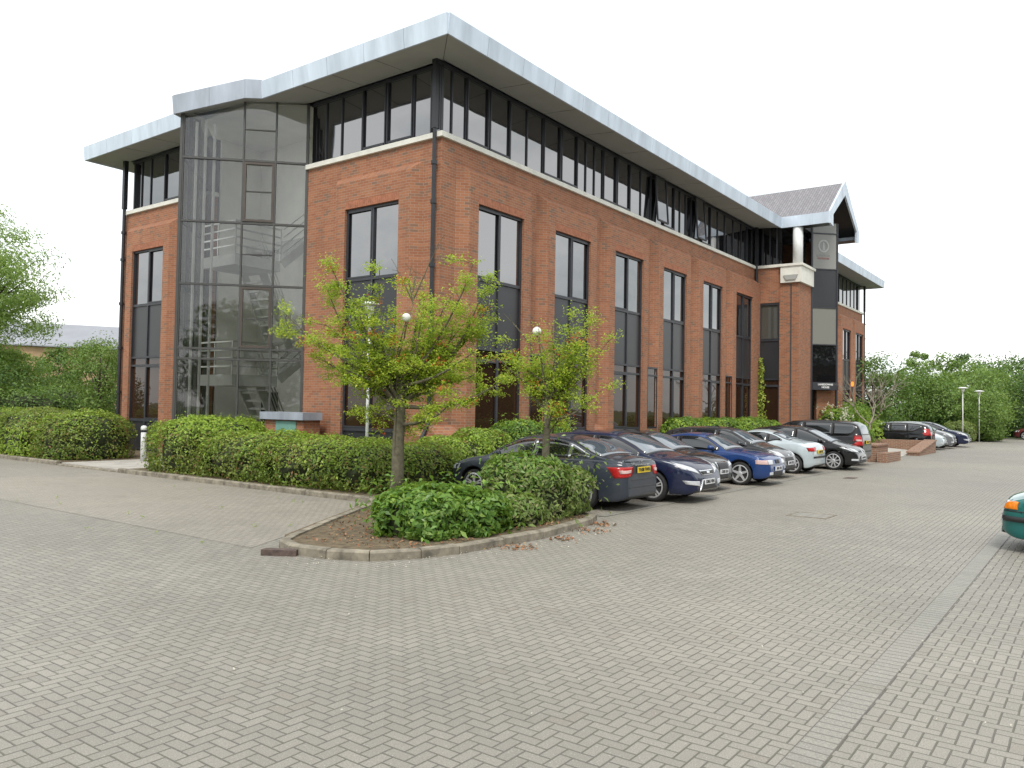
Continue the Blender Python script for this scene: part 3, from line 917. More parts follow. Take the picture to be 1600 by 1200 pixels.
# interior of the stair
it = MB()
it.box(.0, 10.745, .1, .3, 5.475 + 5.26, Zt) if False else None
it.box(2.0, 5.3, .1, 2.1, 11.0, 11.1)            # back wall
it.box(.36, 5.50, .1, 2.0, 5.58, 11.1)            # side wall
it.box(.36, 10.62, .1, 2.0, 10.70, 11.1)
it.prism([(0.05, 5.55), (-2.55, 8.13), (.05, 10.7), (2.0, 10.7), (2.0, 5.5)], .0, .12)
it.prism([(0.05, 5.55), (-1.1, 6.8), (-1.1, 9.4), (.05, 10.7), (2.0, 10.7), (2.0, 5.5)], 11.1, 11.14)
it.build('stair_wall', M['int'], B)
dk = MB(); dk.box(1.95, 9.3, .12, 1.99, 10.2, 2.3); dk.box(1.95, 6.1, .12, 1.99, 6.9, 2.3); dk.build('stair_door', M['frame'], B)
pl = MB()
for k in range(3):     # vertical pale fins at the prow edge
    s = 3.42 - k * .22
    q = TA + (TB - TA).normalized() * s
    pl.box(q.x + .12 + k * .05, q.y - .02, .12, q.x + .17 + k * .05, q.y + .06, 10.4)
pl.build('fin', M['intdark'], B)
for lv in range(4):
    zf = .12 + lv * 3.8 if False else (.12, 3.72, 7.5)[min(lv, 2)]
    if lv == 3: break
    z2 = (3.72, 7.5, 11.2)[lv]; zm = (zf + z2) / 2 + .85
    if lv < 2:
        s = MB()
        s.box(-1.45, 7.0, zm - .34, .2, 8.7, zm)           # half landing near the prow
        s.box(1.45, 5.6, z2 - .25, 1.99, 10.6, z2)           # floor landing at the back
        # flights with treads
        n = 10
        for i in range(n):
            t = (i + .5) / n
            s.box(.2 + 1.25 * i / n, 6.9, zm + (z2 - zm) * (i / n) - .02, .2 + 1.25 * (i + 1) / n, 7.9, zm + (z2 - zm) * (i / n) + .05)
            s.box(.2 + 1.25 * i / n, 8.05, zm - (zm - zf) * ((i + 1) / n) - .02, .2 + 1.25 * (i + 1) / n, 9.0, zm - (zm - zf) * ((i + 1) / n) + .05)
        for y in (6.88, 7.92): s.beam((.2, y, zm - .1), (1.45, y, z2 - .1), .05, .28)
        for y in (8.03, 9.02): s.beam((.2, y, zm - .1), (1.45, y, zf + .05), .05, .28)
        st_ = s.build('stair_flight', M['intdark'], B)
        r = MB()
        for k in range(4):
            h = .25 + k * .25
            r.beam((-1.45, 7.0, zm + h), (-1.45, 8.7, zm + h), .045, .045); r.beam((-1.45, 7.0, zm + h), (.2, 7.0, zm + h), .045, .045)
            r.beam((.2, 6.85, zm + h), (1.45, 6.85, z2 + h), .03, .03); r.beam((.2, 8.0, zm + h), (1.45, 8.0, zf + h + .1), .03, .03)
            r.beam((1.45, 5.6, z2 + h), (1.45, 6.85, z2 + h), .03, .03); r.beam((.15, 5.75, z2 + h), (1.45, 5.75, z2 + h), .03, .03)
        for p in ((-1.45, 7.0), (-1.45, 7.9), (-1.45, 8.7), (.2, 7.0)): r.box(p[0] - .02, p[1] - .02, zm, p[0] + .02, p[1] + .02, zm + 1.03)
        r.box(1.43, 6.83, z2, 1.47, 6.87, z2 + 1.03); r.box(1.43, 5.73, z2, 1.47, 5.77, z2 + 1.03)
        r.build('rail', M['rail'], st_)

# ---- downpipes
def pipe(x, y, r=.055, top=Zt + .05, bot=.1, square=True, foot=None):
    p = MB()
    if square:
        p.box(x - r, y - r, Zs + .1, x + r, y + r, top)
        p.box(x - r * 1.5, y - r * 1.5, Zs - .0, x + r * 1.5, y + r * 1.5, Zs + .12) if False else None
    p.tube([(x, y, top - .02), (x, y, 1.5 if foot else bot)] + ([(foot[0], foot[1], 1.05), (foot[0], foot[1], bot)] if foot else []), r * .85, 10)
    for z in (2.2, 3.9, 5.6, 7.3, 8.35): p.tube([(x, y, z), (x, y, z + .1)], r * 1.25, 10)
    return p.build('downpipe', M['black'], B)
pipe(-.13, .14, .066, foot=(-.40, .14))
pipe(XR - .12, -.12, .07)
pipe(-.12, YL + .05, .075)
pipe(XE + .1, -.12, .07)
pg = MB(); pg.box(-.2, .06, Zt - .12, .1, .22, Zt - .02); pg.build('gutter_box', M['black'], B)

# ---- zinc-capped brick bin store with a green door
U = empty('utility_enclosure', (-.5, 5.1, 0), label='low brick enclosure with grey zinc cap and green door before the stair tower', cat='enclosure')
u = MB(); u.box(-.88, 4.3, .085, -.29, 6.1, 1.44); u.build('brick_base', M['brick'], U)
u = MB(); u.box(-1.0, 4.2, 1.441, -.285, 6.2, 1.66); u.build('cap', M['zinc2'], U)
u = MB(); u.box(-.905, 4.62, .1, -.885, 5.55, 1.40); u.build('door', M['greendoor'], U)
# ------------------------------------------------------------------ cars
def m_paint(name, col, metal=.12, rough=.38, flake=.1):
    t = NT(name)
    f = t.noise(2.2, 3, .6, t.obj())
    c = t.mix(t.rng(f, .3, .7, 0, 1), [x * .9 for x in col], [x * 1.08 for x in col])
    # road dust towards the sills
    sp = t.n('ShaderNodeSeparateXYZ'); t.l(t.obj(), sp.inputs[0])
    dust = t.rng(t.noise(5, 4, .65, t.obj()), .35, .75, .0, .035)
    c = t.mix(dust, c, (.30, .28, .24))
    t.bsdf(Base_Color=c, Metallic=metal, Roughness=rough, Coat_Weight=1.0, Coat_Roughness=.015, Coat_IOR=1.42, Specular_IOR_Level=.08)
    return t.mat
M['tyre'] = simple('tyre_rubber', (.025, .025, .026), .85, var=.3, scale=8)
M['rim'] = simple('alloy_rim', (.62, .63, .64), .3, .45, var=.1)
M['rimdark'] = simple('wheel_recess', (.03, .03, .03), .7)
M['plastic'] = simple('black_plastic', (.02, .02, .022), .5, var=.1)
M['chrome'] = simple('chrome_trim', (.75, .76, .77), .15, .95, var=.04)
M['carglass'] = m_glass('car_glass', (.012, .014, .016), ior=2.0, rough=.01, wav=.0)
M['screen'] = m_glass('windscreen_glass', (.10, .125, .15), ior=3.0, rough=.01, wav=.0)
M['lens'] = m_glass('headlight_lens', (.55, .57, .60), ior=1.6, rough=.1, wav=0)
M['redlens'] = simple('red_tail_lens', (.42, .02, .02), .12, var=.2, scale=20)
M['clearlens'] = simple('clear_tail_lens', (.60, .42, .40), .15, var=.1)
M['orange'] = simple('orange_lens', (.80, .22, .01), .15, var=.2, scale=20)
M['ywplate'] = simple('yellow_plate', (.75, .55, .02), .4, var=.03)
M['wtplate'] = simple('white_plate', (.74, .76, .78), .4, var=.03)
M['ink'] = simple('plate_ink', (.01, .01, .012), .5)

def interp(tab, x):
    """monotone-ish cubic through a sorted table"""
    n = len(tab)
    if x <= tab[0][0]: return tab[0][1]
    if x >= tab[-1][0]: return tab[-1][1]
    for i in range(n - 1):
        if tab[i][0] <= x <= tab[i + 1][0]: break
    x0, y0 = tab[i]; x1, y1 = tab[i + 1]; h = x1 - x0; s = (y1 - y0) / h
    def slope(k):
        if k <= 0 or k >= n - 1:
            k2 = 0 if k <= 0 else n - 2
            return (tab[k2 + 1][1] - tab[k2][1]) / (tab[k2 + 1][0] - tab[k2][0])
        a = (tab[k][1] - tab[k - 1][1]) / (tab[k][0] - tab[k - 1][0]); b = (tab[k + 1][1] - tab[k][1]) / (tab[k + 1][0] - tab[k][0])
        if a * b <= 0: return 0
        return 2 * a * b / (a + b)
    m0, m1 = slope(i), slope(i + 1); t = (x - x0) / h
    return (2 * t ** 3 - 3 * t ** 2 + 1) * y0 + (t ** 3 - 2 * t ** 2 + t) * h * m0 + (-2 * t ** 3 + 3 * t ** 2) * y1 + (t ** 3 - t ** 2) * h * m1

class Car:
    def __init__(s, top, belt, W, af, ar, wr, gc=.19, tum=.40, crown=.055, nose=.55, tail=.45, archf=.055, tk=.20):
        s.top, s.belt, s.W, s.af, s.ar, s.wr, s.gc, s.tum, s.crown = top, belt, W, af, ar, wr, gc, tum, crown
        s.xf, s.xr = top[-1][0], top[0][0]; s.nose, s.tail, s.ra, s.tk = nose, tail, wr + archf, tk
    def w(s, x):
        d = min(s.xf - x, 99)
        if d < s.nose: return s.W * (1 - .26 * ((s.nose - d) / s.nose) ** 2.4) * (1 - .10 * max(0, (.10 - d) / .10) ** 2)
        d = x - s.xr
        if d < s.tail: return s.W * (1 - s.tk * ((s.tail - d) / s.tail) ** 2.2) * (1 - .10 * max(0, (.10 - d) / .10) ** 2)
        return s.W
    def zt(s, x): return interp(s.top, x)
    def zb(s, x):
        z = s.gc
        e = min(s.xf - x, x - s.xr)
        if e < .25: z += .10 * ((.25 - e) / .25) ** 2
        for a in (s.af, s.ar):
            if abs(x - a) < s.ra: z = max(z, s.wr + .005 + math.sqrt(s.ra ** 2 - (x - a) ** 2))
        return z
    def zsh(s, x): return min(interp(s.belt, x), s.zt(x) - s.crown - .03)
    def ys(s, x, z): return s.w(x) - .045 * ((z - .58) / .40) ** 2 if z < .58 else s.w(x) - .055 * ((z - .58) / .40) ** 2
    def section(s, x):
        zb, zs, zt = s.zb(x), s.zsh(x), s.zt(x)
        zb = min(zb, zs - .03)
        pts = [(0, zb), (s.ys(x, zb) - .14, zb), (s.ys(x, zb) - .015, zb + .003)]
        for t in (.05, .22, .42, .62, .82, .94): z = zb + (zs - zb) * t; pts.append((s.ys(x, z), z))
        y0 = s.ys(x, zs); pts.append((y0 - .006, zs))
        ze = zt - s.crown; h = max(.01, ze - zs)
        yb = y0 - .028
        pts.append((yb, zs + min(.012, h * .3)))
        for t in (.3, .6, .86): z = zs + h * t; pts.append((yb - s.tum * (z - zs) * (1 + .25 * t * (h > .2)), z))
        yt = pts[-1][0]
        r = min(.09, .3 * yt)
        pts.append((yt - r * .35, ze - (ze - pts[-1][1]) * .25 if h > .1 else ze - .004))
        yk = yt - r
        for f in (1., .8, .55, .28, 0): pts.append((yk * f, ze + s.crown * (1 - (.92 * f) ** 2)))
        return pts
    def body(s, parent, mat):
        xs = set()
        N = 76
        for i in range(N + 1): xs.add(round(s.xr + (s.xf - s.xr) * i / N, 4))
        for a in (s.af, s.ar):
            for k in range(17):
                xs.add(round(a + s.ra * math.cos(math.pi * k / 16), 4))
            xs.add(round(a + s.ra + .004, 4)); xs.add(round(a - s.ra - .004, 4))
        for e in (.01, .025, .05, .08, .12): xs.add(round(s.xr + e, 4)); xs.add(round(s.xf - e, 4))
        xs = sorted(xs); v = []; f = []; mi = []
        for x in xs:
            p = s.section(x)
            ring = [(x, y, z) for y, z in p] + [(x, -y, z) for y, z in p[-2:0:-1]]
            v += ring; n = len(ring)
        for i in range(len(xs) - 1):
            for k in range(n):
                k2 = (k + 1) % n
                f.append((i * n + k, i * n + k2, (i + 1) * n + k2, (i + 1) * n + k))
                mi.append(1 if (k < 2 or k >= n - 2) else 0)
        f.append(tuple(range(n))); mi.append(0); f.append(tuple(range((len(xs) - 1) * n, len(xs) * n))[::-1]); mi.append(0)
        me = bpy.data.meshes.new('body'); me.from_pydata(v, [], f); me.update()
        bm = bmesh.new(); bm.from_mesh(me); bmesh.ops.recalc_face_normals(bm, faces=bm.faces); bm.to_mesh(me)
        s.bvh = BVHTree.FromBMesh(bm); bm.free()
        me.polygons.foreach_set('material_index', mi); me.materials.append(mat); me.materials.append(M['plastic'])
        me.polygons.foreach_set('use_smooth', [True] * len(me.polygons))
        o = bpy.data.objects.new('body', me); COL.objects.link(o); o.parent = parent
        s.bodyo = o
        return o
    def decal(s, name, grid, dirv, mat, parent, off=.006, flip=False, thick=.02):
        """grid[i][j] = ray origins; a thin shell that follows the body"""
        d = Vector(dirv).normalized(); G = []
        for row in grid:
            r_ = []
            for p in row:
                p = Vector(p); hit = None
                for _k in range(24):
                    hit, nn, _, _ = s.bvh.ray_cast(p - d * 4, d)
                    if hit is not None: break
                    p.y *= .975
                if hit is None:
                    return None
                if nn.dot(d) > 0: nn = -nn
                r_.append((hit + nn * off, hit - nn * thick))
            G.append(r_)
        ni, nj = len(G), len(G[0]); v = [q[0] for r_ in G for q in r_] + [q[1] for r_ in G for q in r_]; K = ni * nj
        f = []
        for i in range(ni - 1):
            for j in range(nj - 1): f.append((i * nj + j, i * nj + j + 1, (i + 1) * nj + j + 1, (i + 1) * nj + j))
        bd = [(i, 0) for i in range(ni)] + [(ni - 1, j) for j in range(1, nj)] + [(i, nj - 1) for i in range(ni - 2, -1, -1)] + [(0, j) for j in range(nj - 2, 0, -1)]
        for k in range(len(bd)):
            a = bd[k][0] * nj + bd[k][1]; b = bd[(k + 1) % len(bd)]; b = b[0] * nj + b[1]
            f.append((a, b, K + b, K + a))
        me = bpy.data.meshes.new(name); me.from_pydata([tuple(q) for q in v], [], f); me.update()
        bm = bmesh.new(); bm.from_mesh(me); bmesh.ops.remove_doubles(bm, verts=bm.verts, dist=.0004); bmesh.ops.recalc_face_normals(bm, faces=bm.faces)
        # open shell: make sure the outer face looks outwards
        if bm.faces:
            bm.faces.ensure_lookup_table()
            fc = max(bm.faces[:max(1, (ni - 1) * (nj - 1))], key=lambda q: q.calc_area())
            if fc.normal.dot(d) > 0:
                for q in bm.faces: q.normal_flip()
        bm.to_mesh(me); bm.free()
        me.materials.append(mat); me.polygons.foreach_set('use_smooth', [i < (ni - 1) * (nj - 1) for i in range(len(me.polygons))])
        o = bpy.data.objects.new(name, me); COL.objects.link(o); o.parent = parent
        return o
    def side(s, name, tab, sy, mat, parent, off=.006, nx=14, nz=4, curve=None):
        """tab: (x, zlow, zup) rows along the side"""
        xa, xb = tab[0][0], tab[-1][0]; grid = []
        lo = [(t[0], t[1]) for t in tab]; up = [(t[0], t[2]) for t in tab]
        for i in range(nx + 1):
            x = xa + (xb - xa) * i / nx; a, b = lin(lo, x), lin(up, x)
            grid.append([(x, 0, a + (b - a) * j / nz) for j in range(nz + 1)])
        return s.decal(name, grid, (0, -sy, 0), mat, parent, off)
    def frontal(s, name, quad, sx, mat, parent, off=.006, n=6, sy=1):
        """quad: four (y,z) corners: bl, br, tr, tl ; seen along x"""
        bl, br, tr, tl = [Vector((0, q[0] * sy, q[1])) for q in quad]; grid = []
        for i in range(n + 1):
            a = bl.lerp(br, i / n); b = tl.lerp(tr, i / n)
            grid.append([tuple(a.lerp(b, j / n)) for j in range(n + 1)])
        return s.decal(name, grid, (-sx, 0, 0), mat, parent, off)

def lin(tab, x):
    if x <= tab[0][0]: return tab[0][1]
    for (a, b), (c, d) in zip(tab[:-1], tab[1:]):
        if x <= c: return b + (d - b) * (x - a) / (c - a)
    return tab[-1][1]

def wheel(parent, x, y, r, sy, width=.2, spokes=5, style='alloy', rr=.68):
    """tyre with a rim as its child"""
    w2 = width / 2
    t = MB()
    prof = [(r * rr, -w2 * .8), (r * .86, -w2), (r * .97, -w2 * .82), (r, -w2 * .45), (r, w2 * .45), (r * .97, w2 * .82), (r * .86, w2), (r * (rr + .03), w2 * .92), (r * rr, w2 * .6)]
    t.lathe([(p[0], p[1] * sy) for p in prof], (x, y, r), 32, 'y')
    wo = t.build('wheel', M['tyre'], parent, smooth=True, uv=False)
    q = MB(); R1 = r * rr
    # dish
    q.mi = 1
    q.lathe([(R1, sy * w2 * .1), (R1 * .9, sy * w2 * .05), (R1 * .3, sy * w2 * .05)], (x, y, r), 28, 'y')
    q.mi = 0
    q.lathe([(R1 * 1.05, sy * w2 * .9), (R1 * .93, sy * w2 * .98), (R1 * .90, sy * w2 * .7), (R1 * 1.02, sy * w2 * .3)], (x, y, r), 32, 'y') if False else None
    n = 32
    for k in range(n):   # outer lip ring
        a0, a1 = 2 * math.pi * k / n, 2 * math.pi * (k + 1) / n
        def P(a, rad, d): return (x + rad * math.cos(a), y + sy * d, r + rad * math.sin(a))
        q.add([P(a0, R1 * 1.04, w2 * .9), P(a1, R1 * 1.04, w2 * .9), P(a1, R1 * .92, w2 * .95), P(a0, R1 * .92, w2 * .95), P(a0, R1 * .9, w2 * .3), P(a1, R1 * .9, w2 * .3)],
              [(0, 1, 2, 3), (3, 2, 5, 4)] if sy < 0 else [(3, 2, 1, 0), (4, 5, 2, 3)])
    for k in range(spokes):
        a = 2 * math.pi * (k + .25) / spokes
        hw0, hw1 = (.17, .10) if spokes <= 6 else (.09, .07)
        if style == 'twin': subs = (-.16, .16); hw0, hw1 = .07, .05
        else: subs = (0,)
        for dl in subs:
            ca, sa = math.cos(a + dl * .2), math.sin(a + dl * .2); ce, se = math.cos(a + dl), math.sin(a + dl)
            pts = []
            for rad, hw, dd in ((R1 * .12, hw0, .80), (R1 * .93, hw1, .90)):
                c_, s_ = (ca, sa) if rad < R1 * .5 else (ce, se)
                for sg in (-1, 1):
                    pts.append((x + rad * c_ - sg * hw * R1 * s_, y + sy * w2 * dd, r + rad * s_ + sg * hw * R1 * c_))
                    pts.append((x + rad * c_ - sg * hw * R1 * s_, y + sy * w2 * (dd - .45), r + rad * s_ + sg * hw * R1 * c_))
            q.add(pts, [(0, 4, 6, 2), (1, 3, 7, 5), (0, 1, 5, 4), (2, 6, 7, 3), (4, 5, 7, 6), (0, 2, 3, 1)])
    q.lathe([(R1 * .24, sy * w2 * .3), (R1 * .24, sy * w2 * .86), (R1 * .16, sy * w2 * .92)], (x, y, r), 16, 'y')
    q.build('rim', [M['rim'], M['rimdark']], wo, uv=False)
    return wo

def plate(car, root, sx, z, txt, mat, wid=.52, hgt=.112, y0=0, xoff=.03):
    hit, nn, _, _ = car.bvh.ray_cast(Vector((sx * 4, y0, z)), Vector((-sx, 0, 0)))
    x = hit.x + sx * xoff
    p = MB(); p.box(x - .012, y0 - wid / 2, z - hgt / 2, x + .006, y0 + wid / 2, z + hgt / 2)
    po = p.build('number_plate', mat, root, uv=False)
    text_obj(txt, .098, M['ink'], po, (x + sx * (.008 if sx > 0 else .014), y0, z - .002), (0, sx, 0), (0, 0, 1), depth=.002, bold=.003)
    return po

def make_car(spec, label, paint, group='cars parked along the building'):
    c = Car(spec['top'], spec['belt'], spec['W'], spec['af'], spec['ar'], spec['wr'], **spec.get('kw', {}))
    root = empty('parked_car', (0, 0, 0), label=label, cat='car', group=group)
    c.body(root, paint)
    # side glass with a black surround
    g0, g1 = spec['dlo']
    def up(x): return min(c.zt(x) - c.crown - .055, spec.get('gtop', 9))
    def lo(x): return c.zsh(x) + .035
    xs = [g0 + (g1 - g0) * i / 24 for i in range(25)]
    tab = []
    ck = spec.get('rearcut', 0.0)
    for x in xs:
        a, b = lo(x), up(x)
        if ck and x < g0 + ck: a = a + (b - a) * (1 - (x - g0) / ck) * .75
        if b < a + .006: b = a + .006
        tab.append((x, a, b))
    trim = spec.get('trim', 'plastic')
    for sy in (1, -1):
        t2 = [(x, a - .018, b + .02) for x, a, b in tab]
        c.side('window_surround', t2, sy, M[trim], root, off=.004, nx=26, nz=4)
        cuts = [g0] + list(spec['pillars']) + [g1]
        for i in range(len(cuts) - 1):
            a, b = cuts[i] + (.03 if i else .012), cuts[i + 1] - (.03 if i < len(cuts) - 2 else .012)
            seg = [(a, lin([(t[0], t[1]) for t in tab], a), lin([(t[0], t[2]) for t in tab], a))] + [t for t in tab if a < t[0] < b] + [(b, lin([(t[0], t[1]) for t in tab], b), lin([(t[0], t[2]) for t in tab], b))]
            c.side('side_window', seg, sy, M['carglass'], root, off=.009, nx=16, nz=4)
        # door seams, handles, rubbing strip
        for xx in spec['seams']:
            c.side('door_seam', [(xx - .006, spec['sill'], c.zsh(xx) + .01), (xx + .006, spec['sill'], c.zsh(xx) + .01)], sy, M['plastic'], root, off=.002, nx=1, nz=8)
        for xx in spec['handles']:
            z = c.zsh(xx) - .10
            c.side('door_handle', [(xx - .09, z - .018, z + .018), (xx + .09, z - .014, z + .022)], sy, paint if spec.get('bodyhandle', True) else M['plastic'], root, off=.028, nx=4, nz=2)
        if spec.get('strip'):
            z = spec['strip']
            c.side('rubbing_strip', [(c.ar + c.ra + .06, z - .03, z + .03), (c.af - c.ra - .06, z - .03, z + .03)], sy, M['plastic'], root, off=.014, nx=12, nz=1)
        # mirror
        mx = spec['mirror']; mz = c.zsh(mx) + .10; my = sy * (c.ys(mx, c.zsh(mx)) + .10)
        m = MB(); ring = []
        for dx, sc_ in ((-.06, .95), (-.03, 1.), (.04, .8), (.08, .45)):
            for k in range(12):
                t = 2 * math.pi * k / 12; ring.append((mx + dx, my + .105 * sc_ * math.cos(t), mz + .07 * sc_ * math.sin(t)))
        fcs = [(i * 12 + k, i * 12 + (k + 1) % 12, (i + 1) * 12 + (k + 1) % 12, (i + 1) * 12 + k) for i in range(3) for k in range(12)] + [tuple(range(12))[::-1], tuple(range(36, 48))]
        m.add(ring, fcs); m.beam((mx, my - sy * .16, mz - .06), (mx, my - sy * .05, mz - .02), .05, .04)
        m.build('wing_mirror', spec.get('mirmat') or paint, root, smooth=True, uv=False)
        for wx, rr_ in ((c.af, c.wr), (c.ar, c.wr)):
            wheel(root, wx, sy * (c.W - .115), rr_, sy, spokes=spec.get('spokes', 5), style=spec.get('wstyle', 'alloy'), rr=spec.get('rimr', .73))
    def topglass(name, xa, xb, mar, mat, off=.008):
        grid = []
        for i in range(9):
            x = xa + (xb - xa) * i / 8
            ze = c.zt(x) - c.crown; zs = c.zsh(x); h = max(.01, ze - zs)
            y0 = c.ys(x, zs) - .028 - c.tum * h * .86 * (1 + .25 * .86 * (h > .2)) - mar
            grid.append([(x, y0 * (j / 6 - 1), 0) for j in range(13)])
        return c.decal(name, grid, (0, 0, -1), mat, root, off)
    wa, wb = spec['screen']
    topglass('screen_surround', wa - .04, wb + .05, .035, M['plastic'], .004)
    topglass('windscreen', wa, wb, .075, M['screen'])
    if spec['rear'][0] == 'top':
        topglass('screen_surround', spec['rear'][1] - .03, spec['rear'][2] + .03, .05, M['plastic'], .004)
        topglass('rear_window', spec['rear'][1], spec['rear'][2], .09, M['screen'])
    else:
        _, z0, z1, yb, yt = spec['rear']
        c.frontal('rear_window', ((yb, z0), (-yb, z0), (-yt, z1), (yt, z1)), -1, M['screen'], root, .008, 8)
    for nm, quad, sx, mt, off in spec['lamps']:
        for sy in (1, -1): c.frontal(nm, quad, sx, M[mt] if isinstance(mt, str) else mt, root, off, 6, sy)
    for nm, quad, sx, mt, off in spec.get('mids', []):
        c.frontal(nm, quad, sx, paint if mt == 'paint' else M[mt], root, off, 8)
    for (sx, z, txt) in spec['plates']:
        plate(c, root, sx, z, txt, M['ywplate'] if sx < 0 else M['wtplate'])
    for fn in spec.get('extra', []): fn(c, root, paint)
    return root, c

def place(root, x, y, heading, s=1.0):
    root.location = (x, y, .006); root.rotation_euler = (0, 0, R(heading)); root.scale = (s, s, s)

def grille(y, z0, z1, yt=None, mt='plastic', off=.01, nm='grille'):
    yt = yt or y
    return (nm, ((y, z0), (-y, z0), (-yt, z1), (yt, z1)), 1, mt, off)

# --- saloon, rear towards the street
SAL = dict(W=.885, af=1.49, ar=-1.27, wr=.318, kw=dict(tail=.85, tk=.24),
    top=[(-2.17, .40), (-2.165, .72), (-2.14, .93), (-2.09, 1.01), (-1.98, 1.04), (-1.72, 1.075), (-1.45, 1.15), (-.85, 1.385), (-.35, 1.447), (.1, 1.44), (.42, 1.385), (.95, 1.15), (1.25, 1.0), (1.6, .94), (1.95, .85), (2.15, .75), (2.25, .62), (2.29, .42)],
    belt=[(-2.3, .90), (-1.5, .965), (0, .94), (1.3, .89), (2.3, .62)],
    dlo=(-1.38, 1.02), rearcut=.5, trim='chrome', pillars=(-.92, -.05), seams=(-.92, -.03, 1.03), handles=(-.72, .2), sill=.30, mirror=.82,
    screen=(.46, 1.20), rear=('top', -1.62, -.93), spokes=5, wstyle='twin',
    lamps=[('tail_light', ((.47, .69), (.775, .65), (.80, .86), (.38, .87)), -1, 'redlens', .010),
           ('tail_light_insert', ((.50, .755), (.72, .735), (.73, .80), (.46, .81)), -1, 'clearlens', .016),
           ('headlight', ((.45, .60), (.87, .62), (.87, .74), (.45, .70)), 1, 'lens', .008)],
    mids=[('boot_seam', ((.64, .60), (-.64, .60), (-.64, .608), (.64, .608)), -1, 'plastic', .003),
          ('boot_lip', ((.60, .955), (-.60, .955), (-.58, .975), (.58, .975)), -1, 'paint', .02),
          ('bumper_crease', ((.80, .455), (-.80, .455), (-.80, .462), (.80, .462)), -1, 'plastic', .003),
          ('handle_bar', ((.30, .885), (-.30, .885), (-.30, .90), (.30, .90)), -1, 'chrome', .014),
          ('grille', ((.33, .48), (-.33, .48), (-.38, .70), (.38, .70)), 1, 'plastic', .01)],
    plates=[(-1, .80, 'YH08 FWN')])
def star_badge(c, root, paint):
    hit, nn, _, _ = c.bvh.ray_cast(Vector((-4, 0, .935)), Vector((1, 0, 0)))
    b = MB(); x = hit.x - .018; n = 18; rr = .042
    for k in range(n):
        a0, a1 = 2 * math.pi * k / n, 2 * math.pi * (k + 1) / n
        b.slab([(x, rr * math.cos(a0), .935 + rr * math.sin(a0)), (x, rr * math.cos(a1), .935 + rr * math.sin(a1)), (x, rr * .84 * math.cos(a1), .935 + rr * .84 * math.sin(a1)), (x, rr * .84 * math.cos(a0), .935 + rr * .84 * math.sin(a0))], (.008, 0, 0))
    for k in range(3):
        a = math.pi / 2 + k * 2 * math.pi / 3
        p = Vector((x, 0, .935)); t = p + Vector((0, math.cos(a), math.sin(a))) * rr * .86; s_ = Vector((0, -math.sin(a), math.cos(a))) * .006
        b.slab([p - s_, p + s_, t], (.008, 0, 0))
    b.build('badge', M['chrome'], root, uv=False)
    text_obj('C 180', .05, M['chrome'], root, (hit.x - .03, .42, .93), (0, -1, 0), (0, 0, 1), depth=.003)
SAL['extra'] = [star_badge]
P_gun = m_paint('gunmetal_paint', (.034, .043, .060))
r_, c_ = make_car(SAL, 'dark grey saloon with its boot and yellow number plate towards the road, nearest the planted island', P_gun)
tag(r_, label='dark grey saloon with yellow rear number plate, parked beside the planted island')
place(r_, -2.0, -5.04, 90, .955)

# --- large hatchback facing the street
MON = dict(W=.93, af=1.47, ar=-1.38, wr=.335, kw=dict(nose=.75, tum=.42),
    top=[(-2.4, .45), (-2.385, .80), (-2.32, 1.02), (-2.15, 1.13), (-1.3, 1.42), (-.5, 1.495), (.05, 1.49), (.40, 1.435), (.95, 1.23), (1.32, 1.05), (1.75, .97), (2.08, .87), (2.28, .75), (2.37, .60), (2.4, .40)],
    belt=[(-2.4, 1.02), (-1.4, 1.02), (0, .97), (1.3, .93), (1.9, .84), (2.4, .6)],
    dlo=(-1.75, 1.12), rearcut=.6, pillars=(-1.1, -.1), seams=(-1.02, -.05, 1.05), handles=(-.85, .15), sill=.32, mirror=.9,
    screen=(.45, 1.25), rear=('top', -2.1, -1.38), spokes=5, wstyle='twin',
    lamps=[('headlight', ((.40, .62), (.84, .74), (.90, .90), (.50, .745)), 1, 'lens', .009),
           ('fog_light', ((.48, .37), (.80, .42), (.84, .50), (.48, .475)), 1, 'lens', .012),
           ('tail_light', ((.60, .74), (.93, .74), (.93, .98), (.70, .98)), -1, 'redlens', .009)],
    mids=[grille(.30, .595, .70, .37, 'chrome', .010, 'grille_frame'), grille(.27, .61, .675, .33, 'plastic', .018), ('badge', ((.075, .625), (-.075, .625), (-.075, .665), (.075, .665)), 1, 'chrome', .03),
          ('intake_frame', ((.50, .255), (-.50, .255), (-.33, .505), (.33, .505)), 1, 'chrome', .010),
          ('intake', ((.45, .28), (-.45, .28), (-.30, .485), (.30, .485)), 1, 'plastic', .018)],
    plates=[(1, .455, 'KM56 VBN')])
P_navy = m_paint('navy_paint', (.010, .016, .050))
r_, c_ = make_car(MON, 'navy blue hatchback with large pale headlights and chrome grille, second in the row', P_navy)
place(r_, .18, -5.25, -90, .95)

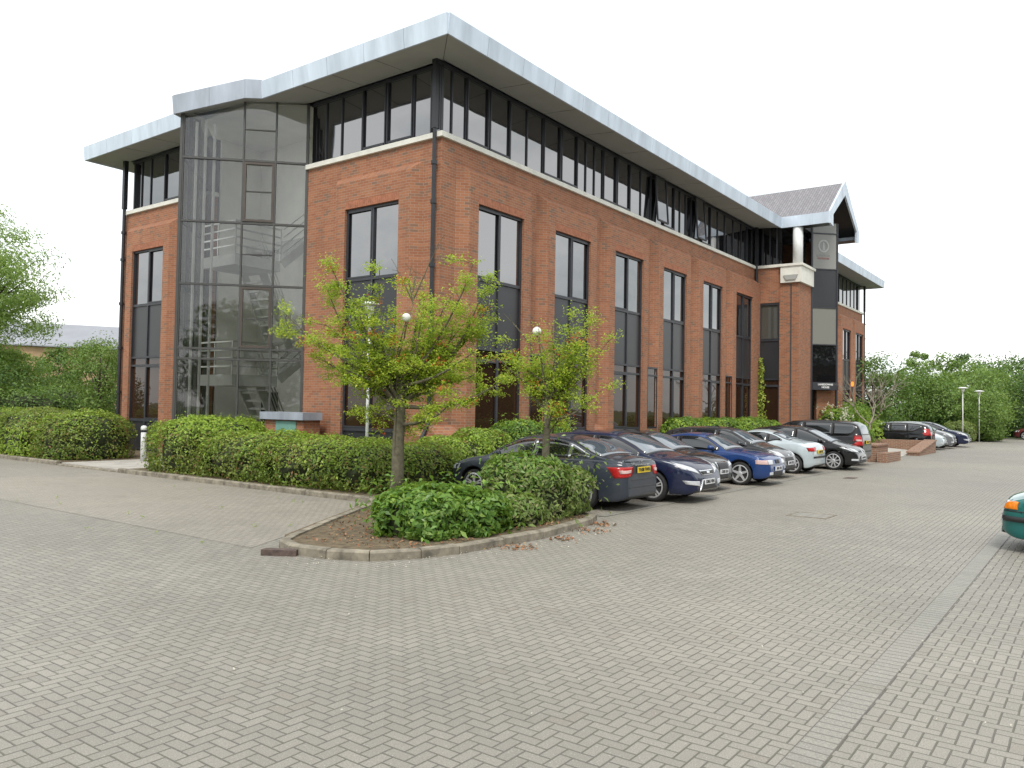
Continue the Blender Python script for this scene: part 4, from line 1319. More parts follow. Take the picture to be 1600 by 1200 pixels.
# --- black estate with shield grille
EST = dict(W=.88, af=1.40, ar=-1.25, wr=.315, kw=dict(nose=.6),
    top=[(-2.27, .45), (-2.26, .80), (-2.22, 1.05), (-1.95, 1.33), (-1.2, 1.44), (-.4, 1.465), (.1, 1.455), (.42, 1.40), (.95, 1.17), (1.25, 1.02), (1.7, .94), (2.0, .85), (2.2, .72), (2.26, .58), (2.28, .40)],
    belt=[(-2.3, .98), (0, .95), (1.3, .90), (2.3, .62)],
    dlo=(-1.75, 1.02), rearcut=.35, pillars=(-1.05, -.1), seams=(-.95, -.05, 1.0), handles=(-.8, .15), sill=.3, mirror=.82,
    screen=(.45, 1.18), rear=('x', 1.0, 1.28, .62, .52), spokes=7,
    lamps=[('headlight', ((.42, .60), (.80, .64), (.86, .75), (.45, .70)), 1, 'lens', .008), ('fog_light', ((.50, .33), (.74, .34), (.74, .42), (.50, .42)), 1, 'plastic', .008), ('tail_light', ((.50, .72), (.86, .72), (.86, .88), (.50, .88)), -1, 'redlens', .008)],
    mids=[grille(.30, .28, .73, .36, 'chrome', .012, 'grille_frame'), grille(.26, .31, .70, .32, 'plastic', .020)],
    plates=[(1, .49, 'KX05 LRU')])
P_black = m_paint('black_paint', (.007, .008, .010))
r_, c_ = make_car(EST, 'black estate with tall chrome framed grille, third in the row', P_black)
tag(r_, label='black car with tall chrome framed grille, between the navy hatchback and the blue coupe')
place(r_, 2.60, -4.72, -90, .95)

# --- blue coupe
CPE = dict(W=.85, af=1.44, ar=-1.26, wr=.312, kw=dict(nose=.45, tum=.45),
    top=[(-2.2, .42), (-2.19, .75), (-2.15, .93), (-2.0, .97), (-1.6, .985), (-1.35, 1.04), (-.7, 1.31), (-.2, 1.365), (.15, 1.355), (.36, 1.31), (.85, 1.06), (1.05, .955), (1.5, .90), (2.0, .80), (2.14, .72), (2.19, .58), (2.2, .40)],
    belt=[(-2.2, .86), (-1.0, .90), (1.0, .87), (2.2, .68)],
    dlo=(-1.1, .82), rearcut=.4, pillars=(-.42,), seams=(-.50, .85), handles=(-.32,), sill=.28, mirror=.66,
    screen=(.38, 1.0), rear=('top', -1.32, -.78), spokes=5, wstyle='alloy', strip=.56,
    lamps=[('headlight', ((.33, .575), (.64, .575), (.64, .69), (.33, .69)), 1, 'lens', .008), ('indicator', ((.655, .575), (.86, .585), (.86, .69), (.655, .69)), 1, 'clearlens', .008),
           ('fog_light', ((.40, .30), (.60, .30), (.60, .37), (.40, .37)), 1, 'lens', .012), ('tail_light', ((.38, .66), (.82, .66), (.82, .80), (.38, .80)), -1, 'redlens', .008)],
    mids=[('grille', ((.145, .585), (.015, .585), (.015, .69), (.145, .69)), 1, 'plastic', .014), ('grille', ((-.015, .585), (-.145, .585), (-.145, .69), (-.015, .69)), 1, 'plastic', .014),
          ('intake', ((.36, .28), (-.36, .28), (-.36, .38), (.36, .38)), 1, 'plastic', .008), ('bumper_seam', ((.82, .555), (-.82, .555), (-.82, .562), (.82, .562)), 1, 'plastic', .004)],
    plates=[(1, .46, 'R481 KPE')])
P_blue = m_paint('blue_paint', (.012, .045, .17))
r_, c_ = make_car(CPE, 'bright blue two door coupe with five spoke wheels, fourth in the row', P_blue)
tag(r_, label='bright blue two door coupe with five spoke wheels, facing the road')
place(r_, 5.17, -5.22, -90, .96)

# --- grey hatchback
HAT = dict(W=.85, af=1.24, ar=-1.25, wr=.30, kw=dict(nose=.55, tum=.36),
    top=[(-1.98, .45), (-1.97, .85), (-1.93, 1.12), (-1.72, 1.36), (-1.2, 1.455), (-.4, 1.49), (.05, 1.475), (.35, 1.41), (.85, 1.17), (1.15, 1.02), (1.5, .93), (1.78, .82), (1.93, .70), (1.98, .55), (2.0, .40)],
    belt=[(-2, .98), (-.5, .94), (1.1, .89), (2.0, .64)],
    dlo=(-1.55, .95), rearcut=.4, pillars=(-.85, -.05), seams=(-.8, 0., .95), handles=(-.65, .2), sill=.3, mirror=.78, bodyhandle=False,
    screen=(.38, 1.08), rear=('x', 1.0, 1.30, .55, .48), spokes=7,
    lamps=[('headlight', ((.38, .62), (.74, .66), (.80, .86), (.50, .78)), 1, 'lens', .009), ('fog_light', ((.48, .32), (.70, .33), (.70, .40), (.48, .40)), 1, 'lens', .008), ('tail_light', ((.58, .8), (.85, .8), (.85, 1.15), (.62, 1.15)), -1, 'redlens', .008)],
    mids=[('grille', ((.40, .52), (-.40, .52), (-.32, .62), (.32, .62)), 1, 'plastic', .008), ('badge', ((.07, .66), (-.07, .66), (-.07, .70), (.07, .70)), 1, 'chrome', .012), ('intake', ((.55, .27), (-.55, .27), (-.45, .38), (.45, .38)), 1, 'plastic', .008)],
    plates=[(1, .46, 'KP54 OYD')])
P_dgrey = m_paint('dark_grey_paint', (.03, .032, .036))
r_, c_ = make_car(HAT, 'dark grey hatchback with a black lower grille, behind the bright blue coupe', P_dgrey)
tag(r_, label='dark grey hatchback facing the road between the blue coupe and the pale silver coupe')
place(r_, 7.70, -4.92, -90, .97)

# --- silver coupe with folding roof, rear to the street
CCC = dict(W=.835, af=1.16, ar=-1.28, wr=.302, kw=dict(nose=.5, tum=.5, tail=.6),
    top=[(-1.92, .42), (-1.91, .75), (-1.86, .92), (-1.7, 1.0), (-1.35, 1.05), (-1.05, 1.12), (-.55, 1.31), (-.15, 1.372), (.15, 1.36), (.35, 1.31), (.85, 1.06), (1.05, .97), (1.4, .88), (1.7, .77), (1.86, .64), (1.91, .52), (1.92, .40)],
    belt=[(-2, .95), (-1, .955), (1.0, .86), (2.0, .62)],
    dlo=(-.92, .84), rearcut=.45, pillars=(-.45,), seams=(-.62, .82), handles=(-.42,), sill=.28, mirror=.66,
    screen=(.37, 1.0), rear=('top', -1.12, -.60), spokes=5,
    lamps=[('tail_light', ((.45, .72), (.74, .72), (.75, .83), (.40, .86)), -1, 'redlens', .010), ('headlight', ((.35, .58), (.80, .62), (.80, .76), (.5, .7)), 1, 'lens', .008)],
    mids=[('bumper_strip', ((.83, .50), (-.83, .50), (-.83, .56), (.83, .56)), -1, 'plastic', .012)],
    plates=[(-1, .70, 'AE03 VKC')])
P_silver = m_paint('silver_paint', (.50, .57, .60), .25, .35)
r_, c_ = make_car(CCC, 'pale silver coupe with red tail lights, reversed towards the road in the middle of the row', P_silver)
tag(r_, label='pale silver coupe with red tail lights, the only light coloured car in the near row')
place(r_, 10.25, -5.1, 90, .98)

# --- black wedge hatch facing the street
CIV = dict(W=.88, af=1.36, ar=-1.27, wr=.318, kw=dict(nose=.7, tum=.42),
    top=[(-2.12, .45), (-2.11, .85), (-2.06, 1.08), (-1.8, 1.25), (-1.1, 1.43), (-.4, 1.485), (0, 1.47), (.35, 1.39), (.95, 1.13), (1.3, .98), (1.65, .88), (1.92, .77), (2.07, .64), (2.11, .52), (2.12, .38)],
    belt=[(-2.1, 1.0), (-.5, .95), (1.2, .87), (2.1, .6)],
    dlo=(-1.55, 1.1), rearcut=.45, pillars=(-.9, 0.0), seams=(-.85, .03, 1.0), handles=(-.7, .25), sill=.3, mirror=.95,
    screen=(.40, 1.25), rear=('x', 1.05, 1.2, .55, .5), spokes=9,
    lamps=[('headlight', ((.36, .60), (.76, .65), (.88, .79), (.52, .715)), 1, 'lens', .009), ('fog_light', ((.58, .33), (.76, .34), (.76, .40), (.58, .40)), 1, 'lens', .010), ('tail_light', ((.5, .8), (.88, .8), (.88, .95), (.5, .95)), -1, 'redlens', .008)],
    mids=[('grille', ((.34, .62), (-.34, .62), (-.30, .66), (.30, .66)), 1, 'plastic', .012), ('badge', ((.06, .60), (-.06, .60), (-.06, .66), (.06, .66)), 1, 'chrome', .022), ('intake', ((.48, .25), (-.48, .25), (-.40, .36), (.40, .36)), 1, 'plastic', .008)],
    plates=[(1, .43, 'EX07 UHD')])
r_, c_ = make_car(CIV, 'black hatchback facing the road between the silver coupe and the people carrier', P_black)
place(r_, 13.05, -5.53, -90, .98)

# --- black people carrier, rear to the street
MPV = dict(W=.90, af=1.33, ar=-1.35, wr=.318, kw=dict(nose=.5, tum=.26, tail=.3),
    top=[(-2.2, .45), (-2.19, .95), (-2.12, 1.30), (-2.0, 1.52), (-1.8, 1.60), (-1.0, 1.64), (-.2, 1.65), (.3, 1.62), (.55, 1.56), (1.15, 1.20), (1.4, 1.07), (1.75, .98), (2.0, .87), (2.14, .7), (2.19, .55), (2.2, .40)],
    belt=[(-2.2, 1.08), (0, 1.03), (1.3, .97), (2.2, .65)],
    dlo=(-1.95, 1.15), rearcut=.15, pillars=(-1.15, -.1), seams=(-1.1, -.05, 1.0), handles=(-.9, .2), sill=.3, mirror=.95,
    screen=(.6, 1.33), rear=('x', 1.12, 1.50, .66, .58), spokes=7,
    lamps=[('tail_light', ((.62, .74), (.90, .74), (.90, 1.10), (.70, 1.10)), -1, 'redlens', .010), ('tail_light_insert', ((.68, .90), (.84, .90), (.84, .96), (.70, .96)), -1, 'clearlens', .016), ('headlight', ((.45, .65), (.85, .68), (.85, .85), (.5, .8)), 1, 'lens', .008)],
    mids=[('bumper_strip', ((.86, .50), (-.86, .50), (-.86, .55), (.86, .55)), -1, 'plastic', .01)],
    plates=[(-1, .86, 'LD04 ZTF')])
r_, c_ = make_car(MPV, 'black people carrier with tall rear window, last before the low brick wall', P_black)
place(r_, 15.7, -4.95, 90, 1.0)

# --- far group beyond the entrance
FG = 'cars parked beyond the entrance'
r_, _ = make_car(HAT, 'black hatchback with its rear to the road just beyond the low brick walls', P_black, FG); place(r_, 31.2, -4.9, 90, 1.02)
r_, _ = make_car(CIV, 'pale grey hatchback in the far row, directly behind the black one', P_silver, FG)
tag(r_, label='pale grey car in the far row, mostly hidden behind the black hatchback'); place(r_, 33.8, -5.0, -90, 1.0)
r_, _ = make_car(HAT, 'silver grey hatchback facing the road in the far row', m_paint('mid_grey_paint', (.16, .17, .18)), FG)
tag(r_, label='grey hatchback facing the road, third of the far row'); place(r_, 36.4, -5.2, -90, 1.02)
r_, _ = make_car(MON, 'dark saloon with pale alloy wheels at the far end of the distant row', P_navy, FG)
tag(r_, label='dark navy car with pale wheels at the far end of the distant row'); place(r_, 39.6, -5.2, -90, 1.0)
r_, _ = make_car(SAL, 'dark red car standing at the far end of the road', m_paint('dark_red_paint', (.12, .02, .02)), 'cars beyond the road end'); place(r_, 63.5, -10.3, 90, 1.0)
r_['label'] = 'dark red car standing at the far end of the road'

# --- green car across the road, only its nose in view
GRN = dict(W=.82, af=1.20, ar=-1.25, wr=.295, kw=dict(nose=.5, tum=.42),
    top=[(-2.0, .45), (-1.98, .85), (-1.9, 1.05), (-1.5, 1.25), (-.9, 1.37), (-.3, 1.40), (.1, 1.38), (.3, 1.33), (.85, 1.05), (1.1, .94), (1.5, .87), (1.8, .79), (1.95, .71), (1.99, .55), (2.0, .36)],
    belt=[(-2, .90), (1.0, .86), (1.6, .8), (2.0, .68)],
    dlo=(-1.3, .85), rearcut=.4, pillars=(-.7, -.0), seams=(-.7, 0., .9), handles=(-.6, .2), sill=.28, mirror=.72,
    screen=(.35, 1.0), rear=('top', -1.8, -1.2), spokes=7,
    lamps=[('headlight', ((.34, .585), (.60, .585), (.60, .70), (.34, .70)), 1, 'lens', .010), ('indicator', ((.605, .60), (.76, .60), (.76, .705), (.605, .70)), 1, 'orange', .012),
           ('tail_light', ((.5, .7), (.8, .7), (.8, .85), (.5, .85)), -1, 'redlens', .008)],
    mids=[('bumper_strip', ((.80, .44), (-.80, .44), (-.80, .50), (.80, .50)), 1, 'plastic', .02), ('bumper_top', ((.78, .55), (-.78, .55), (-.78, .575), (.78, .575)), 1, 'plastic', .004), ('intake', ((.5, .24), (-.5, .24), (-.5, .33), (.5, .33)), 1, 'plastic', .008)],
    plates=[(1, .40, 'N627 RVO')])
def wrap_strip(c, root, paint):
    for sy in (1, -1):
        c.side('bumper_strip', [(c.af + c.ra + .05, .43, .50), (1.965, .43, .50)], sy, M['plastic'], root, off=.02, nx=10, nz=2)
        c.side('bumper_groove', [(c.af + c.ra + .05, .565, .58), (1.96, .565, .58)], sy, M['plastic'], root, off=.003, nx=10, nz=1)
GRN['extra'] = [wrap_strip]
r_, _ = make_car(GRN, 'teal green car with orange indicator, only its front corner at the right edge', m_paint('teal_paint', (.012, .14, .13)), 'cars across the road')
place(r_, -1.9, -15.02, 90, 1.0)
# ------------------------------------------------------------------ foliage
def unit(a): return a / np.maximum(1e-9, np.linalg.norm(a, axis=1))[:, None]
def leaves(name, C, Nn, size, mat, parent=None, aspect=.5, rng=RNG, fold=.25, droop=None, off=(0, 0, 0)):
    """one small folded four-cornered leaf per point C with normal Nn"""
    n = len(C)
    d = unit(rng.normal(size=(n, 3)))
    if droop is not None: d = unit(d + np.array(droop))
    d = unit(d - Nn * np.sum(d * Nn, 1)[:, None]); s = np.cross(Nn, d)
    L = (size * rng.uniform(.65, 1.3, n))[:, None]; Wd = L * aspect
    C = C - np.array(off)
    v = np.empty((n, 4, 3))
    v[:, 0] = C - d * L * .5; v[:, 2] = C + d * L * .5 - Nn * L * fold * .5
    v[:, 1] = C - s * Wd * .5 + Nn * Wd * fold; v[:, 3] = C + s * Wd * .5 + Nn * Wd * fold
    me = bpy.data.meshes.new(name)
    me.vertices.add(4 * n); me.vertices.foreach_set('co', v.astype(np.float32).ravel())
    me.loops.add(4 * n); me.loops.foreach_set('vertex_index', np.arange(4 * n, dtype=np.int32))
    me.polygons.add(n); me.polygons.foreach_set('loop_start', np.arange(0, 4 * n, 4, dtype=np.int32))
    try: me.polygons.foreach_set('loop_total', np.full(n, 4, dtype=np.int32))
    except Exception: pass
    me.materials.append(mat); me.update(calc_edges=True); me.validate()
    o = bpy.data.objects.new(name, me); COL.objects.link(o)
    if parent is not None: o.parent = parent
    return o

def lumpy(p, seed, f=1.0):
    """cheap smooth noise for the outline of a bush"""
    r = np.random.default_rng(seed); out = np.zeros(len(p))
    for k in range(7):
        w_ = r.normal(size=3) * f * (1 + k * .6); ph = r.uniform(0, 6.28)
        out += np.sin(p @ w_ + ph) / (1 + k * .5)
    return out / 3.2

ML = {}
ML['hedge'] = m_leaf('hedge_leaf', [(.30, .16, .07), (0.074, 0.140, 0.027), (0.162, 0.273, 0.048), (0.251, 0.383, 0.067), (0.125, 0.228, 0.041), (0.353, 0.456, 0.104), (0.192, 0.294, 0.059)])
ML['fresh'] = m_leaf('fresh_leaf', [(0.202, 0.341, 0.046), (0.341, 0.496, 0.062), (0.465, 0.589, 0.093), (0.248, 0.403, 0.054)])
ML['laurel'] = m_leaf('shrub_leaf', [(0.060, 0.139, 0.026), (0.130, 0.260, 0.048), (0.199, 0.365, 0.069), (0.095, 0.199, 0.038), (0.330, 0.486, 0.095), (0.156, 0.296, 0.052)], rough=.35)
ML['olive'] = m_leaf('olive_shrub_leaf', [(0.131, 0.186, 0.055), (0.223, 0.317, 0.094), (0.298, 0.372, 0.112), (0.167, 0.260, 0.074), (0.372, 0.317, 0.186)], rough=.5)
ML['rowan'] = m_leaf('young_tree_leaf', [(0.262, 0.397, 0.040), (0.403, 0.559, 0.048), (0.545, 0.648, 0.072), (0.303, 0.468, 0.048), (0.726, 0.720, 0.098), (0.344, 0.521, 0.048)], trans=.45)
ML['red'] = m_leaf('red_leaf', [(0.550, 0.080, 0.030), (0.650, 0.140, 0.050), (0.450, 0.050, 0.020)], trans=.3)
ML['far1'] = m_leaf('far_leaf', [(0.060, 0.125, 0.029), (0.112, 0.204, 0.046), (0.158, 0.264, 0.060), (0.093, 0.172, 0.039)], trans=.25)
ML['far2'] = m_leaf('far_leaf_light', [(0.112, 0.195, 0.049), (0.182, 0.293, 0.070), (0.251, 0.363, 0.098), (0.140, 0.238, 0.056)], trans=.3)
ML['far3'] = m_leaf('far_leaf_dark', [(0.033, 0.079, 0.021), (0.066, 0.132, 0.034), (0.093, 0.165, 0.039)], trans=.2)
ML['willow'] = m_leaf('willow_leaf', [(0.171, 0.290, 0.068), (0.290, 0.427, 0.120), (0.393, 0.528, 0.171), (0.222, 0.359, 0.086)], trans=.45)
ML['ivy'] = m_leaf('ivy_leaf', [(0.186, 0.310, 0.046), (0.465, 0.558, 0.093), (0.589, 0.589, 0.124), (0.279, 0.419, 0.062)])
ML['debris'] = m_leaf('dry_leaf', [(0.300, 0.120, 0.060), (0.380, 0.180, 0.090), (0.220, 0.100, 0.050), (0.420, 0.300, 0.160)], trans=.05)
ML['petal'] = m_leaf('pale_petal', [(0.620, 0.600, 0.500), (0.500, 0.460, 0.360)], trans=.1)
ML['flower'] = m_leaf('white_flower', [(0.750, 0.740, 0.620), (0.650, 0.620, 0.500)], trans=.2)
M['bark'] = simple('bark', (.125, .112, .075), .95, var=.35, scale=14, bump=.7)
M['barkdark'] = simple('dark_branch', (.07, .055, .04), .95, var=.3, scale=14)
M['twig'] = simple('dry_twig', (.30, .26, .21), .9, var=.2, scale=10)
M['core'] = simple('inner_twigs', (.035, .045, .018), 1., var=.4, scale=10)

def bush(name, blobs, label, cat, n, size, mat, seed, group=None, aspect=.5, up=.35, rough=.10, mat2=None, frac2=.12, stem=True, core=.80, spr=0.0, zmin=.10):
    """bush or hedge: leaves in a shell over a union of rounded masses"""
    rng = np.random.default_rng(seed)
    bl = np.array(blobs, float)
    loc = (float(bl[:, 0].mean()), float(bl[:, 1].mean()), .08)
    root = empty(name, loc, label=label, cat=cat, group=group)
    area = np.array([(b[3] * b[4] + b[3] * b[5] + b[4] * b[5]) for b in bl]); cnt = (n * area / area.sum()).astype(int)
    Ps, Ns = [], []
    for bi, b in enumerate(bl):
        m = cnt[bi] * 2
        u = unit(rng.normal(size=(m, 3))); u = u[u[:, 2] > -.75]
        e = .72                                  # squarish super-ellipsoid
        q = np.sign(u) * np.abs(u) ** e; 
        q = q / (np.abs(q) ** 3.0).sum(1)[:, None] ** (1 / 3.0)
        P0 = q * b[3:6] + b[:3]
        r_ = 1 + rough * lumpy(P0, seed + 5, 2.6) * 1.2 + rough * .6 * lumpy(P0, seed + 9, 7.)
        depth = 1 - np.abs(rng.normal(size=len(q))) * .055 - (rng.random(len(q)) < .25) * rng.random(len(q)) * .16
        sp = (rng.random(len(q)) < .05) * rng.random(len(q)) * (spr / b[3:6].mean())
        P1 = q * b[3:6] * (r_ * depth + sp)[:, None] + b[:3]
        keep = P1[:, 2] > zmin
        for bj, c in enumerate(bl):
            if bj == bi: continue
            dd = np.abs((P1 - c[:3]) / c[3:6]); keep &= ((dd ** 3).sum(1) ** (1 / 3) > .9)
        P1 = P1[keep]; nn = unit(q[keep] / b[3:6] + rng.normal(size=(len(P1), 3)) * .55 / b[3:6].mean() + np.array([0, 0, up]))
        Ps.append(P1); Ns.append(nn)
    P_ = np.vstack(Ps); N_ = np.vstack(Ns)
    idx = rng.permutation(len(P_))[:n]; P_, N_ = P_[idx], N_[idx]
    if mat2 is not None:
        zz = (P_[:, 2] - P_[:, 2].min()) / np.ptp(P_[:, 2]); pr = frac2 * 2.2 * zz ** 2 * (1 + lumpy(P_, seed + 3, 1.2))
        k = rng.random(len(P_)) < pr
        leaves('new_growth', P_[k], N_[k], size, mat2, root, aspect, rng, off=loc)
        P_, N_ = P_[~k], N_[~k]
    leaves('foliage', P_, N_, size, mat, root, aspect, rng, off=loc)
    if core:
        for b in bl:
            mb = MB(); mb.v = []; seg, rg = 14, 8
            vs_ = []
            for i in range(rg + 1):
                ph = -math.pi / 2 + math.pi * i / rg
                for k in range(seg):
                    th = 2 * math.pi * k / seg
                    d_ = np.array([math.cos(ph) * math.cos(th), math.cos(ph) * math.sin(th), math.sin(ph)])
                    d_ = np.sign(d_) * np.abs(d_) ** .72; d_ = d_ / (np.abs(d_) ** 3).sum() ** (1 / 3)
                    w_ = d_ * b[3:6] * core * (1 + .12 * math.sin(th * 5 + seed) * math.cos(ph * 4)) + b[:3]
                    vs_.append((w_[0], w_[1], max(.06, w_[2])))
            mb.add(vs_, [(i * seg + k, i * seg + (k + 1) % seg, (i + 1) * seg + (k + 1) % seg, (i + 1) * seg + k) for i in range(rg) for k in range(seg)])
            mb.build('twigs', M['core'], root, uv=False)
    return root

def tree(name, base, trunk_h, r0, crown, label, cat, n, size, mat, seed, group=None, ncl=60, cl=.9, aspect=.5, flat=.7, limbs=14, tp=None, gap=.35, droop=None, barkm='barkdark', shell=.55, up=.3):
    """tapered trunk, limbs out to clumps, and leaves in clumps spread through the crown"""
    rng = np.random.default_rng(seed); rnd = random.Random(seed)
    cx, cy, cz, rx, ry, rz = crown
    root = empty(name, base, label=label, cat=cat, group=group)
    u = unit(rng.normal(size=(ncl, 3))); rad = shell + (1 - shell) * rng.random(ncl) ** .6
    rad *= 1 + .22 * lumpy(u, seed, 1.6)
    C = u * rad[:, None] * np.array([rx, ry, rz]) + np.array([cx, cy, cz])
    C = C[C[:, 2] > max(base[2] + .3, cz - rz * .95)]
    cs = cl * rng.uniform(.6, 1.35, len(C))
    # trunk and limbs
    t = MB(); b = Vector(base); top = Vector((cx, cy, cz + rz * .45)); mid = Vector((b.x * .8 + cx * .2 + rnd.uniform(-.1, .1), b.y * .8 + cy * .2, b.z + trunk_h))
    pts = [b, b.lerp(mid, .5) + Vector((rnd.uniform(-.05, .05), rnd.uniform(-.05, .05), 0)), mid, mid.lerp(top, .5) + Vector((rnd.uniform(-.1, .1) * rx, rnd.uniform(-.1, .1) * ry, 0)), top]
    t.tube(pts, [r0 * 1.15, r0 * .9, r0 * .75, r0 * .42, r0 * .12], 9)
    t.build('trunk', M[barkm], root, smooth=True, uv=False)
    lm = MB()
    for k in range(min(limbs, len(C))):
        c = Vector(C[k]); f = rnd.uniform(0, .8); st = mid.lerp(top, f); m_ = st.lerp(c, .5) + Vector((0, 0, .12 * (c - st).length))
        rr = r0 * .38 * (1 - f * .6)
        lm.tube([st, m_, c], [rr, rr * .55, rr * .15], 6, caps=False)
    lm.build('limbs', M[barkm], root, smooth=True, uv=False)
    per = n // len(C)
    idx = np.repeat(np.arange(len(C)), per)
    g = rng.normal(size=(len(idx), 3)); gl = np.linalg.norm(g, axis=1)[:, None]; g = g / gl * np.minimum(gl, 1.9) * .55
    Pn = C[idx] + g * cs[idx][:, None] * np.array([1, 1, flat])
    nn = unit(g + (C[idx] - np.array([cx, cy, cz])) / np.array([rx, ry, rz]) * .6 + rng.normal(size=g.shape) * .5 + np.array([0, 0, up]))
    Pn = Pn[Pn[:, 2] > .2] if len(Pn) else Pn
    nn = nn[:len(Pn)]
    leaves('crown', Pn, nn, size, mat, root, aspect, rng, off=base, droop=droop)
    return root

# ---- hedges and shrubs round the building
HG = 'hedge shrubs along the left side of the building'
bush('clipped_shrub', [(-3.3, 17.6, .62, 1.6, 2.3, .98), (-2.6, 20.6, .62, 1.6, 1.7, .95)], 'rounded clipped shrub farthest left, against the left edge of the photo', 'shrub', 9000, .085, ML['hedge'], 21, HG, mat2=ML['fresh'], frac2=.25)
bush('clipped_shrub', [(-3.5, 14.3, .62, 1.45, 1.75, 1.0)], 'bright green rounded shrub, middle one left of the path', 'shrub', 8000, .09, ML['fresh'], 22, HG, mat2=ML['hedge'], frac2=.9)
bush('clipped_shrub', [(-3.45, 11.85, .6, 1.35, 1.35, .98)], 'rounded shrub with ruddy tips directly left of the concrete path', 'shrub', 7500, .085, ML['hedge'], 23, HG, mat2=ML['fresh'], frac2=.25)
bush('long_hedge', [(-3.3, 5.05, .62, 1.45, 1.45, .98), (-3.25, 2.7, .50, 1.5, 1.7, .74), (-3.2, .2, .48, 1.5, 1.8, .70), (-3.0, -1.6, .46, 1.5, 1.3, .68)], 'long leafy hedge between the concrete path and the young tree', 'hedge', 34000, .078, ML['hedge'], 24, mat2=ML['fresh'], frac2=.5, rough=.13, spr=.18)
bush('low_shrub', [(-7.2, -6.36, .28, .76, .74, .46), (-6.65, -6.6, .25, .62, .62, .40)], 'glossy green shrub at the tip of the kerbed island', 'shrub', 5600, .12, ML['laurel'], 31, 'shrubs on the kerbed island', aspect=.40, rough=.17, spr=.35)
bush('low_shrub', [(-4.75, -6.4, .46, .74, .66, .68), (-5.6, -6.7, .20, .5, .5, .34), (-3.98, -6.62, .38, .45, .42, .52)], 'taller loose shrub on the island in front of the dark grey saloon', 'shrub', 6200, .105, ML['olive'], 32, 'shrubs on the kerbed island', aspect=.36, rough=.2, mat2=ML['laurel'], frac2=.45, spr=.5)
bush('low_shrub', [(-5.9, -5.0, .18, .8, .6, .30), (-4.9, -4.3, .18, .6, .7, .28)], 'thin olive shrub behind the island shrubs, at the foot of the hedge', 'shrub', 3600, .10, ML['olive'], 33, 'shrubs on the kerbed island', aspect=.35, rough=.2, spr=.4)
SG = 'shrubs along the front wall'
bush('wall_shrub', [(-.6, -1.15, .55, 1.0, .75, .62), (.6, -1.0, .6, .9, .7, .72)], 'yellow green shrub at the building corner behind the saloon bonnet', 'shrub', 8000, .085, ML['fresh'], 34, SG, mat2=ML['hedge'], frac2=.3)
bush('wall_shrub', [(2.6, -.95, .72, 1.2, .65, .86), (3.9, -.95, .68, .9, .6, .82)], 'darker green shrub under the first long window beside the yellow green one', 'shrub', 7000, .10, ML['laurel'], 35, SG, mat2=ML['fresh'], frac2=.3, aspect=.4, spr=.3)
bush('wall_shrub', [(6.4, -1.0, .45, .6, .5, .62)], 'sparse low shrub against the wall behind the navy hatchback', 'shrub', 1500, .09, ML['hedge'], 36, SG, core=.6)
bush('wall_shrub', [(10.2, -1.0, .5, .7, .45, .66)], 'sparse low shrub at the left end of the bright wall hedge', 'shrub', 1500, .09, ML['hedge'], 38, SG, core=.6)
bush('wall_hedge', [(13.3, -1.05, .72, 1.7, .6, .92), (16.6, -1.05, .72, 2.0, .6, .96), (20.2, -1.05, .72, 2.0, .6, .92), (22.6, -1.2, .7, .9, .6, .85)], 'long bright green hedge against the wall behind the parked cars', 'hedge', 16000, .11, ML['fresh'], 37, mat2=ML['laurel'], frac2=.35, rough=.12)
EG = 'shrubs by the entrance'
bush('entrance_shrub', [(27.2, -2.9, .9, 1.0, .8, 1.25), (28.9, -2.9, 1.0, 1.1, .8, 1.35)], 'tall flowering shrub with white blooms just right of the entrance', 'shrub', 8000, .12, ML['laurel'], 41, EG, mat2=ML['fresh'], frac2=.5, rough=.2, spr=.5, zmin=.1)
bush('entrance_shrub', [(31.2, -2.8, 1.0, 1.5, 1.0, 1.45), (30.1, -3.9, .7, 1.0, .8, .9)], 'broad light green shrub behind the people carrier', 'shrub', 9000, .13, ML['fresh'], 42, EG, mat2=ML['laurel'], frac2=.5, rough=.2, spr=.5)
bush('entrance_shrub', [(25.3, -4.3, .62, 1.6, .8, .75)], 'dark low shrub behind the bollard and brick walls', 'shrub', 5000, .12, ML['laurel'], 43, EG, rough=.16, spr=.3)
rr = np.random.default_rng(5); C = np.array([26.9, -3.3, 1.9]) + rr.normal(size=(60, 3)) * np.array([.9, .35, .35]); cc = np.repeat(C, 7, 0) + rr.normal(size=(420, 3)) * .05
fr_ = leaves('white_blossom', cc, unit(rr.normal(size=cc.shape) + np.array([-.4, -.6, .6])), .09, ML['flower'], None, .8, rr)
tag(fr_, label='scattered white blooms on the tall shrub right of the entrance', cat='blossom', kind='stuff')

# climbing plant on the downpipe
rr = np.random.default_rng(6); z = .3 + rr.random(900) ** 1.1 * 4.3; wd = .17 * (1.15 - z / 5)
C = np.stack([XR - .22 + rr.normal(size=900) * .05, -.42 + rr.normal(size=900) * wd, z], 1)
root = empty('climbing_plant', (XR - .2, -.4, .1), label='yellow green climbing plant growing up the wall beside the entrance downpipe', cat='climber')
leaves('foliage', C, unit(rr.normal(size=C.shape) + np.array([-1.2, -.6, .3])), .10, ML['ivy'], root, .8, rr, off=(XR - .2, -.4, .1))
mb = MB(); mb.tube([(XR - .06, -.38, .1), (XR - .07, -.45, 1.6), (XR - .06, -.36, 3), (XR - .06, -.42, 4.3)], [.02, .016, .012, .006], 6); mb.build('stem', M['bark'], root, uv=False)

